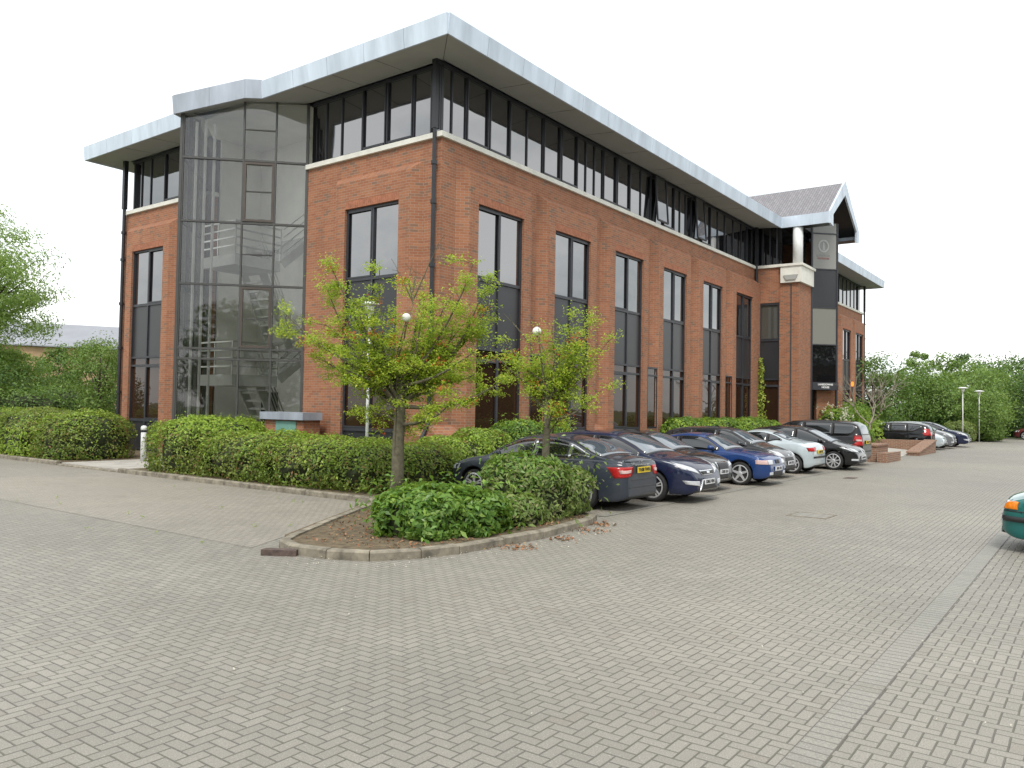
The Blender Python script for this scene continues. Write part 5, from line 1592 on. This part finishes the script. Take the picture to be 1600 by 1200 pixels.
# ---- the two young trees in front, limb by limb
def young_tree(name, base, fork_z, r0, tips, label, leaf_n, leaf, seed, mats, bare=(), red=.02, lean=0., spray=.55):
    """tips: (right, up, depth) metres from the base, seen from the road; limbs rise from the fork"""
    rnd = random.Random(seed); rng = np.random.default_rng(seed)
    root = empty(name, base, label=label, cat='tree')
    b = Vector(base); rt = Vector((R_.x, R_.y, 0)); fw = Vector((F_.x, F_.y, 0)).normalized()
    def W(t): return b + rt * t[0] + Vector((0, 0, t[1])) + fw * t[2]
    fork = b + Vector((0, 0, fork_z)) + rt * lean
    top = b + Vector((0, 0, fork_z + .75)) + rt * (lean * 1.2)
    tr = MB(); tr.tube([b, b.lerp(fork, .35) + rt * .015, b.lerp(fork, .7) - rt * .01, fork, top], [r0 * 1.2, r0, r0 * .92, r0 * .85, r0 * .45], 12)
    tr.build('trunk', M['bark'], root, smooth=True, uv=False)
    lb = MB(); nodes = []
    def limb(st, en, r, leafy=True, arch=.18):
        L = (en - st).length; n = 6; pts = []
        j = Vector((rnd.uniform(-1, 1), rnd.uniform(-1, 1), rnd.uniform(-.5, .5))) * .05 * L
        for i in range(n + 1):
            t = i / n
            p = st.lerp(en, t) + Vector((0, 0, -arch * L * math.sin(math.pi * t) * .5)) + j * math.sin(math.pi * t * 1.3) + Vector((rnd.uniform(-1, 1), rnd.uniform(-1, 1), rnd.uniform(-1, 1))) * .012 * L
            pts.append(p)
        lb.tube(pts, [max(.004, r * (1 - .85 * i / n)) for i in range(n + 1)], 6, caps=False)
        return pts
    for ti, t in enumerate(tips):
        en = W(t); st = fork.lerp(top, rnd.random()) if t[1] > fork_z + .5 else fork + Vector((0, 0, rnd.uniform(-.25, .1)))
        pts = limb(st, en, r0 * .34)
        L = (en - st).length
        ns = max(4, int(L * 5.5))
        for k in range(ns):
            f = .25 + .75 * (k + rnd.random()) / ns
            i = min(5, int(f * 6)); p = pts[i].lerp(pts[i + 1], f * 6 - i)
            dv = Vector((rnd.gauss(0, 1), rnd.gauss(0, 1), rnd.gauss(.12, .42))).normalized() * rnd.uniform(.14, spray)
            q = limb(p, p + dv, .008, arch=0.)
            nodes += [q[3], q[4], q[5], q[6]]
        nodes.append(en)
    for t in bare:
        a, c_ = W(t[0]), W(t[1]); pts = limb(a, c_, .016, arch=-.1)
        for k in range(3):
            p = pts[2 + k]; limb(p, p + Vector((rnd.uniform(-1, 1), rnd.uniform(-1, 1), rnd.uniform(.2, 1))).normalized() * .18, .006, arch=0)
    lb.build('branches', M['bark'], root, smooth=True, uv=False)
    N = np.array([tuple(n_) for n_ in nodes]); per = max(1, leaf_n // len(N))
    idx = np.repeat(np.arange(len(N)), per)
    g = rng.normal(size=(len(idx), 3)) * np.array([.085, .085, .05])
    P_ = N[idx] + g
    nn = unit(rng.normal(size=P_.shape) * .5 + np.array([-.25, -.2, 1.0]))
    k = np.isin(idx, rng.choice(len(N), max(1, int(len(N) * red)), replace=False))
    leaves('crown', P_[~k], nn[~k], leaf, mats[0], root, .42, rng, off=base, fold=.3)
    leaves('red_leaves', P_[k], nn[k], leaf, mats[1], root, .42, rng, off=base, fold=.3)
    return root
s1 = 14.6 / 1251.                     # metres per photo pixel at the tree
def tp(px, py, x0, y0, s, d): return ((px - x0) * s, (y0 - py) * s, d)
X0, Y0 = 617, 793
rnd = random.Random(3)
tips = [tp(*q, X0, Y0, s1, rnd.uniform(-.7, .7)) for q in ((512, 402), (482, 428), (435, 488), (475, 552), (500, 500), (545, 455), (585, 418), (600, 470), (560, 520), (530, 575), (575, 590), (600, 545), (640, 520), (660, 470), (700, 445), (740, 405), (772, 425), (768, 462), (720, 500), (745, 485), (680, 540), (740, 550), (745, 580), (700, 590), (800, 590), (720, 625), (665, 660), (620, 600), (560, 610), (650, 430), (550, 640), (510, 540), (690, 520), (640, 575), (590, 640))]
b1 = [(tp(617, 560, X0, Y0, s1, 0), tp(640, 470, X0, Y0, s1, 0)), (tp(640, 470, X0, Y0, s1, 0), tp(602, 395, X0, Y0, s1, 0)), (tp(640, 470, X0, Y0, s1, 0), tp(632, 392, X0, Y0, s1, .1)), (tp(640, 460, X0, Y0, s1, 0), tp(690, 358, X0, Y0, s1, -.1)), (tp(638, 450, X0, Y0, s1, 0), tp(642, 404, X0, Y0, s1, .2))]
young_tree('young_tree', (-4.85, -3.36, .085), 1.62, .125, tips, 'larger young tree with spreading light green crown and bare twigs, before the corner downpipe', 38000, .058, 51, (ML['rowan'], ML['red']), b1, red=.03, lean=.06)
s2 = 14.9 / 1251.; X0, Y0 = 857, 806
tips = [tp(*q, X0, Y0, s2, rnd.uniform(-.45, .45)) for q in ((792, 545), (830, 560), (842, 530), (868, 530), (895, 520), (925, 500), (918, 528), (948, 552), (925, 575), (905, 560), (945, 622), (915, 605), (890, 590), (870, 570), (850, 590), (830, 610), (850, 625), (880, 620), (815, 590), (785, 580), (868, 645), (895, 635), (838, 580))]
b2 = [(tp(835, 560, X0, Y0, s2, 0), tp(790, 512, X0, Y0, s2, 0)), (tp(875, 560, X0, Y0, s2, 0), tp(867, 512, X0, Y0, s2, 0))]
young_tree('young_tree', (-3.93, -6.16, .085), 1.55, .072, tips, 'smaller young tree with red leaf tips, in front of the dark grey saloon', 12500, .052, 52, (ML['rowan'], ML['red']), b2, red=.055, lean=.02, spray=.36)

# ---- bare branched shrub by the entrance
def bare_tree(base, h, seed, label):
    rnd = random.Random(seed); root = empty('bare_tree', base, label=label, cat='tree'); mb = MB()
    def br(p, d, L, r, k):
        q = p + d * L; m_ = p.lerp(q, .5) + Vector((rnd.uniform(-1, 1), rnd.uniform(-1, 1), 0)) * L * .12
        mb.tube([p, m_, q], [r, r * .85, r * .7], 6, caps=False)
        if k == 0: return
        for i in range(3 if k > 1 else 2):
            nd = (d + Vector((rnd.uniform(-1, 1), rnd.uniform(-1, 1), rnd.uniform(-.35, .6))) * .85).normalized()
            br(q if i < 2 else m_, nd, L * rnd.uniform(.6, .85), r * .62, k - 1)
    b = Vector(base); mb2 = MB(); mb2.tube([b, b + Vector((.05, .02, h * .32))], [.06, .05], 8); mb2.build('trunk', M['twig'], root, uv=False)
    for a in range(3): br(b + Vector((.05, .02, h * .30)), Vector((math.cos(a * 2.1 + seed), math.sin(a * 2.1 + seed), 1.1)).normalized(), h * .26, .04, 4)
    mb.build('branches', M['twig'], root, uv=False)
bare_tree((27.6, -4.6, .08), 4.3, 2, 'bare pale branched tree in front of the entrance sign')

# ---- background trees, right
TG = 'trees beyond the car park'
far = [
 ('T1', (46.8, -.6, 0), 2.0, .20, (46.8, -.6, 3.2, 3.6, 3.0, 2.75), 'broad mid green tree touching the right end of the building', 8200, .20, 'far1'),
 ('T2', (54.7, -1.5, 0), 2.0, .20, (54.7, -1.5, 3.1, 3.6, 3.2, 2.7), 'mid green tree second from the building behind the far row', 7000, .21, 'far1'),
 ('T3', (73.1, 0.5, 0), 3.5, .22, (73.1, .5, 5.9, 2.7, 2.6, 2.9), 'tall thin see-through tree rising above its neighbours', 3600, .27, 'far2'),
 ('T4', (54.5, -4.0, 0), 1.6, .16, (54.5, -4.0, 2.7, 3.0, 2.6, 2.3), 'light green tree behind the nearer far lamp post', 7000, .18, 'far2'),
 ('T5', (81.0, -2.0, 0), 2.5, .20, (81.0, -2.0, 5.2, 1.9, 1.9, 3.2), 'dark narrow pointed tree between the paler ones', 4000, .26, 'far3'),
 ('T6', (61.0, -5.2, 0), 1.8, .18, (61.0, -5.2, 3.0, 3.6, 3.0, 2.7), 'light green rounded tree right of the far lamp posts', 7500, .20, 'far2'),
 ('T7', (76.0, -5.4, 0), 2.4, .26, (76.0, -5.4, 4.2, 4.6, 4.0, 3.4), 'large dull green tree behind the light rounded one', 7000, .26, 'far1'),
 ('T8', (85.5, -7.0, 0), 2.6, .28, (85.5, -7.0, 4.8, 5.0, 4.4, 3.9), 'dark tall tree at the right edge of the photo', 7000, .28, 'far3'),
 ('T10', (53.0, -7.1, 0), 1.1, .12, (53.0, -7.1, 2.0, 1.9, 1.7, 1.6), 'small yellowish tree in front of the rounded one at the road side', 4200, .15, 'far2'),
 ('T11', (66.0, -8.6, 0), 1.6, .18, (66.0, -8.6, 2.6, 3.2, 3.0, 2.6), 'dark low tree above the dark red car', 6000, .20, 'far3'),
 ('T12', (76.0, -11.5, 0), 2.4, .24, (76.0, -11.5, 4.0, 4.4, 4.0, 3.5), 'tree partly cut by the right edge of the photo, behind the dark red car', 5000, .27, 'far1')]
for k, base, th, r0, cr, lab, n, sz, mt in far:
    tree('broadleaf_tree', base, th, r0, cr, lab, 'tree', n, sz, ML[mt], hash(cr) % 1000 if False else int(abs(cr[0]) * 10), TG, ncl=70 if k != 'T3' else 34, cl=cr[3] * (.30 if k != 'T3' else .24), aspect=.62)
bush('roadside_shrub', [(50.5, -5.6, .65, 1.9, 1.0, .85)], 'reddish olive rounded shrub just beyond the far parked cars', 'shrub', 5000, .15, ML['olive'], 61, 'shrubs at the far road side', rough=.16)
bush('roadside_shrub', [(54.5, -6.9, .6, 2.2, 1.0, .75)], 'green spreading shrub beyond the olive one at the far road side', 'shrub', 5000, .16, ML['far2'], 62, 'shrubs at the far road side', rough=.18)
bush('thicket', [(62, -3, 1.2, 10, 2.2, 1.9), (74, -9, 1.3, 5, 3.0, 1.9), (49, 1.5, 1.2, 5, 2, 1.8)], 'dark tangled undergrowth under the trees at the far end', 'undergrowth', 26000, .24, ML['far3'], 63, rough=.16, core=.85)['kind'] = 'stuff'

# ---- background trees, left
LG = 'trees left of the building'
tree('willow_tree', (-.8, 28.5, 0), 3.2, .26, (-.9, 28.6, 6.9, 3.5, 3.8, 4.1), 'tall airy willow at the left edge of the photo', 'tree', 30000, .20, ML['willow'], 71, LG, ncl=150, cl=.95, aspect=.28, flat=.45, limbs=34, droop=(.5, -.3, -.35), shell=.35)
for base, th, r0, cr, lab, n, sz, mt, sd in [
 ((-2.9, 22.6, 0), .9, .12, (-2.9, 22.6, 1.9, 1.5, 1.7, 1.75), 'dark leafy small tree under the willow at the left edge', 7000, .12, 'far3', 72),
 ((-.6, 25.6, 0), 1.0, .12, (-.6, 25.6, 2.0, 2.0, 2.0, 1.7), 'mid green small tree right of the willow trunk', 7000, .14, 'far1', 73),
 ((2.6, 32.5, 0), 1.2, .14, (2.6, 32.5, 2.3, 2.6, 2.4, 1.95), 'round tree in front of the warehouse wall', 7000, .16, 'far2', 74),
 ((6.4, 36.0, 0), 1.2, .14, (6.4, 36.0, 3.0, 1.3, 1.3, 2.5), 'narrow pointed tree against the warehouse roof', 4500, .17, 'far1', 75),
 ((-.2, 30.5, 0), 1.2, .12, (-.2, 30.5, 2.6, 2.2, 2.2, 2.0), 'pale green tree low in front of the warehouse roof', 6500, .15, 'far2', 78),
 ((3.6, 25.5, 0), 1.2, .12, (3.6, 25.5, 2.5, 1.7, 1.7, 2.0), 'mid green tree between the slender one and the warehouse', 6500, .13, 'far1', 79),
 ((1.3, 20.6, 0), 1.5, .10, (1.3, 20.6, 2.9, 1.35, 1.35, 2.0), 'slender leafy tree standing next to the left end of the building', 7500, .105, 'far2', 76)]:
    tree('broadleaf_tree', base, th, r0, cr, lab, 'tree', n, sz, ML[mt], sd, LG, ncl=60, cl=cr[3] * .36, aspect=.55)
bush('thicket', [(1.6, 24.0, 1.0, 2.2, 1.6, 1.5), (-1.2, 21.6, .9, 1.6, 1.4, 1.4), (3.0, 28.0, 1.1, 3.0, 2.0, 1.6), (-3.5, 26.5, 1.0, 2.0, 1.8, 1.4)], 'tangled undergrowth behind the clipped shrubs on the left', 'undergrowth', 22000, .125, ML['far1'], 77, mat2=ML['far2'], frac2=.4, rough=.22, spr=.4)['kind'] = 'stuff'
# warehouse beyond
wa, wb = Vector((17.2, 100.3, 0)), Vector((47.0, 85.2, 0)); dv = (wb - wa).normalized(); nv = Vector((dv.y, -dv.x, 0)); nv = -nv if nv.y < 0 else nv
WHs = empty('warehouse', tuple(wa.lerp(wb, .5)), label='long brick warehouse with a grey roof behind the trees on the left', cat='building')
mb = MB(); mb.slab([wa, wb, wb + Vector((0, 0, 8.6)), wa + Vector((0, 0, 8.6))], nv * 18); mb.build('wall', simple('buff_brick', (.40, .27, .16), .9, var=.15, scale=.6), WHs)
mb = MB(); e = -nv * .5; mb.slab([wa + e + Vector((0, 0, 8.62)), wb + e + Vector((0, 0, 8.62)), wb + nv * 9 + Vector((0, 0, 12.2)), wa + nv * 9 + Vector((0, 0, 12.2))], (0, 0, .15))
mb.slab([wa + nv * 18.5 + Vector((0, 0, 8.62)), wb + nv * 18.5 + Vector((0, 0, 8.62)), wb + nv * 9.02 + Vector((0, 0, 12.2)), wa + nv * 9.02 + Vector((0, 0, 12.2))], (0, 0, .15))
mb.build('roof', simple('grey_sheet_roof', (.26, .27, .30), .7, var=.08, scale=.5), WHs)

# ---- surroundings behind the camera, seen in the glass
NG = 'trees across the road behind the viewer'
for i in range(11):
    x = -46 + i * 10.5; y = -38 - (i % 3) * 3; h = 5.2 + (i * 37 % 5) * .5
    tree('roadside_tree', (x, y, 0), 2.0, .25, (x, y, h, 5.0, 4.2, h - .4), 'roadside tree mirrored in the glass', 'tree', 11000, .40, ML['far1' if i % 2 else 'far3'], 200 + i, NG, ncl=110, cl=1.5, aspect=.7, limbs=6)
    
for i in range(5):
    x, y = -44 - (i % 2) * 4, -24 + i * 12
    tree('roadside_tree', (x, y, 0), 2.0, .25, (x, y, 6.0, 4.8, 5.6, 5.6), 'roadside tree mirrored in the glass', 'tree', 11000, .40, ML['far1'], 230 + i, NG, ncl=110, cl=1.5, aspect=.7, limbs=6)
OB = empty('office_building', (30, -34, 0), label='low red brick office across the road, only seen mirrored in the ground floor glass', cat='building')
mb = MB(); mb.box(6, -36, 0, 62, -46, 6.2); mb.build('wall', M['brick'], OB)
mb = MB(); mb.box(5.4, -35.4, 6.21, 62.6, -46.6, 6.6); mb.build('roof', M['zinc2'], OB)
for i in range(13):
    x = 8 + i * 4.2
    for z in (.9, 3.9):
        mb = MB(); mb.box(x, -35.9, z, x + 2.2, -35.995, z + 1.5); mb.build('window', M['glass_dark'], OB)
# ------------------------------------------------------------------ small things
G1P, G1T, G2P, G2T = (-4.93, -3.41), (-4.84, -3.54, 3.58), (-3.24, -5.78), (-3.38, -5.55, 3.36)
# bollards
def bollard(loc, label):
    root = empty('bollard', loc, label=label, cat='bollard', group='white light bollards')
    b = MB(); b.lathe([(.085, 0), (.085, .86), (.08, .88)], loc, 20); b.build('post', M['white'], root, smooth=True, uv=False)
    b = MB(); b.lathe([(.065, .88), (.065, .95)], loc, 20); b.build('louvre', M['black'], root, uv=False)
    b = MB(); b.lathe([(.095, .95), (.095, 1.02), (.075, 1.07), (.03, 1.09)], loc, 20); b.build('cap', M['white'], root, smooth=True, uv=False)
bollard((-2.8, 9.45, .075), 'white bollard on the concrete path between the hedges')
bollard((24.2, -4.9, .1), 'white bollard behind the low brick wall near the entrance')

def lamp_post(loc, h, label, group, disc=.33, r=.04):
    root = empty('lamp_post', loc, label=label, cat='lamp post', group=group)
    b = MB(); b.tube([loc, (loc[0], loc[1], loc[2] + h - .28)], [r, r * .8], 12); b.build('pole', M['white'], root, smooth=True, uv=False)
    b = MB(); b.lathe([(.05, h - .28), (.10, h - .24), (.11, h - .08), (.08, h - .05)], loc, 20); b.build('lamp_glass', M['lampglass'], root, smooth=True, uv=False)
    b = MB(); b.lathe([(.08, h - .05), (disc, h - .04), (disc * .97, h - .015), (disc * .5, h + .035), (.02, h + .05)], loc, 28); b.build('canopy', M['white'], root, smooth=True, uv=False)
lamp_post((-2.3, .17, .085), 4.3, 'white lamp post with flat round top behind the larger young tree', 'flat topped lamp posts', .24)
lamp_post((48.0, -6.15, 0), 3.85, 'slim white lamp post with flat top, nearer of the two far ones', 'flat topped lamp posts', .34, .038)
lamp_post((51.6, -6.75, 0), 3.72, 'slim white lamp post with flat top, farther of the two far ones', 'flat topped lamp posts', .34, .034)
def globe(loc, top, label):
    """thin pole standing behind the trunk, curving to a small opal globe"""
    root = empty('globe_lamp', loc, label=label, cat='lamp', group='globe lamps beside the young trees')
    h = top[2]
    b = MB(); b.tube([loc, (loc[0], loc[1], h - .7), ((loc[0] + top[0]) / 2, (loc[1] + top[1]) / 2, h - .35), (top[0], top[1], h - .08)], .014, 8); b.build('pole', M['bark'], root, smooth=True, uv=False)
    b = MB(); pr = [(.085 * math.cos(a), h + .085 * math.sin(a)) for a in [(-1.35 + k * .27) for k in range(11)]]
    b.lathe(pr, (top[0], top[1], 0), 20); b.build('globe', M['lampglass'], root, smooth=True, uv=False)
globe((G2P[0], G2P[1], .085), G2T, 'small white globe lamp showing above the smaller young tree')
globe((G1P[0], G1P[1], .085), G1T, 'small white globe lamp half hidden in the crown of the larger young tree')
# lit orange lamp near the entrance
root = empty('garden_lamp', (36.9, -1.5, .085), label='lit orange lamp on a brown post right of the entrance', cat='lamp')
b = MB(); b.tube([(36.9, -1.5, .085), (36.9, -1.5, 3.6)], .05, 10); b.build('pole', M['bronze'], root, uv=False)
t = NT('orange_glow'); e_ = t.n('ShaderNodeEmission'); e_.inputs[0].default_value = (1, .32, .06, 1); e_.inputs[1].default_value = 1.0; t.l(e_.outputs[0], t.out.inputs[0])
b = MB(); b.lathe([(.04, 3.6), (.08, 3.66), (.09, 3.8), (.06, 3.88), (.02, 3.90)], (36.9, -1.5, 0), 16); b.build('globe', t.mat, root, smooth=True, uv=False)

# low brick walls and concrete ramp by the entrance
def brickwall(pieces, label, loc):
    root = empty('low_wall', loc, label=label, cat='wall', group='low brick walls by the entrance')
    for k, (poly, z0, z1) in enumerate(pieces):
        b = MB(); b.prism(poly, z0, z1); b.build('brickwork' if k % 2 == 0 else 'coping', M['brick_low'] if k % 2 == 0 else M['brick_low'], root)
    return root
brickwall([([(18.3, -6.9), (20.4, -6.9), (20.4, -3.4), (18.3, -3.4)], 0, .62), ([(18.26, -6.94), (20.44, -6.94), (20.44, -3.36), (18.26, -3.36)], .62, .69),
           ([(18.1, -7.35), (20.6, -7.35), (22.2, -6.98), (22.2, -6.96), (18.1, -6.96)], 0, [.38, .38, .05, .05, .38])], 'low brick planter wall with a stepped front, right beside the people carrier', (19.5, -6, 0))
brickwall([([(25.2, -7.25), (29.8, -7.25), (29.8, -6.75), (25.2, -6.75)], 0, [.12, .58, .58, .12]), ([(25.16, -7.29), (29.84, -7.29), (29.84, -6.71), (25.16, -6.71)], [.12, .58, .58, .12], [.19, .65, .65, .19]),
           ([(29.35, -6.7), (29.8, -6.7), (29.8, -3.2), (29.35, -3.2)], 0, .6)], 'sloping low brick wall on the far side of the concrete ramp', (27.5, -6, 0))
b = MB(); b.prism([(20.6, -6.9), (26.0, -6.7), (29.3, -6.6), (29.3, -3.0), (20.6, -3.0)], 0, [.03, .03, .06, .32, .32]); struct('ramp', b, M['slab'])

# drain, manhole
root = empty('manhole_cover', (-.5, -9.82, 0), label='square metal cover set in the paving in front of the cars', cat='manhole cover')
b = MB()
c0 = Vector((-.5, -9.82, 0))
for s0, s1, t0, t1 in ((-.36, .36, -.36, -.31), (-.36, .36, .31, .36), (-.36, -.31, -.31, .31), (.31, .36, -.31, .31)): b.box(c0.x + s0, c0.y + t0, .001, c0.x + s1, c0.y + t1, .009)
b.build('frame', M['kerb'], root)
b = MB(); b.box(c0.x - .305, c0.y - .305, .001, c0.x + .305, c0.y + .305, .006); b.build('lid', M['soldier'], root)
b = MB(); b.prism([(-9.58, -5.72), (-9.34, -6.10), (-9.22, -6.02), (-9.46, -5.66)], 0, .075); b2 = b.build('drain_block', M['iron'], None)
tag(b2, label='rusty iron drain block at the tip of the kerbed island', cat='drain')
b = MB(); b.box(8.9, -8.3, .001, 9.5, -8.0, .007); b3 = b.build('drain_grate', M['iron'], None); tag(b3, label='small dark drain grate in the paving before the blue coupe', cat='drain')

# litter: dry leaves and petals along the island kerb, weeds in the joints
rr = np.random.default_rng(9)
def scatter(name, centres, n, sx, size, mat, label, cat, z=.012, aspect=.6):
    C = np.array(centres)[rr.integers(0, len(centres), n)] + rr.normal(size=(n, 2)) * sx
    P_ = np.stack([C[:, 0], C[:, 1], np.full(n, z) + rr.random(n) * .015], 1)
    o = leaves(name, P_, unit(rr.normal(size=(n, 3)) * .35 + np.array([0, 0, 1.])), size, mat, None, aspect, rr)
    tag(o, label=label, cat=cat, kind='stuff')
kl = [(-8.9, -7.25), (-8.3, -7.55), (-7.6, -7.75), (-6.9, -7.85), (-6.2, -7.85), (-5.4, -7.8), (-4.7, -7.7), (-4.2, -7.6), (-9.5, -6.6)]
scatter('dry_leaves', [(-5.0, -7.75), (-6.0, -7.85), (-4.3, -7.55), (-7.0, -7.8)], 190, .13, .06, ML['debris'], 'reddish dry leaves lying along the island kerb', 'leaf litter')
scatter('fallen_petals', kl, 420, .22, .022, ML['petal'], 'small pale petals scattered along the island kerb', 'petals')
scatter('fallen_petals', [(-8 + i * 2.3 % 14 - 3, -9 - i * .7 % 5) for i in range(30)], 260, 1.3, .02, ML['petal'], 'pale specks scattered over the open paving', 'petals')
C = np.stack([rr.uniform(-10.5, -5.3, 16), rr.uniform(-4.8, 2.5, 16)], 1); C = C[C[:, 0] * 1.0 < -5.3]
Cw = np.repeat(C, 9, 0) + rr.normal(size=(len(C) * 9, 2)) * .02
P_ = np.stack([Cw[:, 0], Cw[:, 1], .01 + rr.random(len(Cw)) * .05], 1)
o = leaves('weeds', P_, unit(rr.normal(size=P_.shape)), .035, ML['fresh'], None, .25, rr); tag(o, label='small green weeds in the joints of the paving on the left', cat='weeds', kind='stuff')
# dry litter and low growth on the planting soil
P2 = np.stack([rr.uniform(-9, -4, 1500), rr.uniform(-7.3, -3.3, 1500)], 1); k = (P2[:, 1] < -5.2 - (P2[:, 0] + 8.7) * -.56) if False else (P2[:, 1] < -5.15 + (P2[:, 0] + 8.7) * .57) & (P2[:, 0] > -8.9 + np.abs(P2[:, 1] + 6.1) * .3)
P2 = P2[k]; P_ = np.stack([P2[:, 0], P2[:, 1], np.full(len(P2), .10)], 1)
o = leaves('leaf_litter', P_, unit(rr.normal(size=P_.shape) * .4 + np.array([0, 0, 1])), .05, ML['debris'], None, .5, rr); tag(o, label='brown leaf litter on the soil of the kerbed island', cat='leaf litter', kind='stuff')
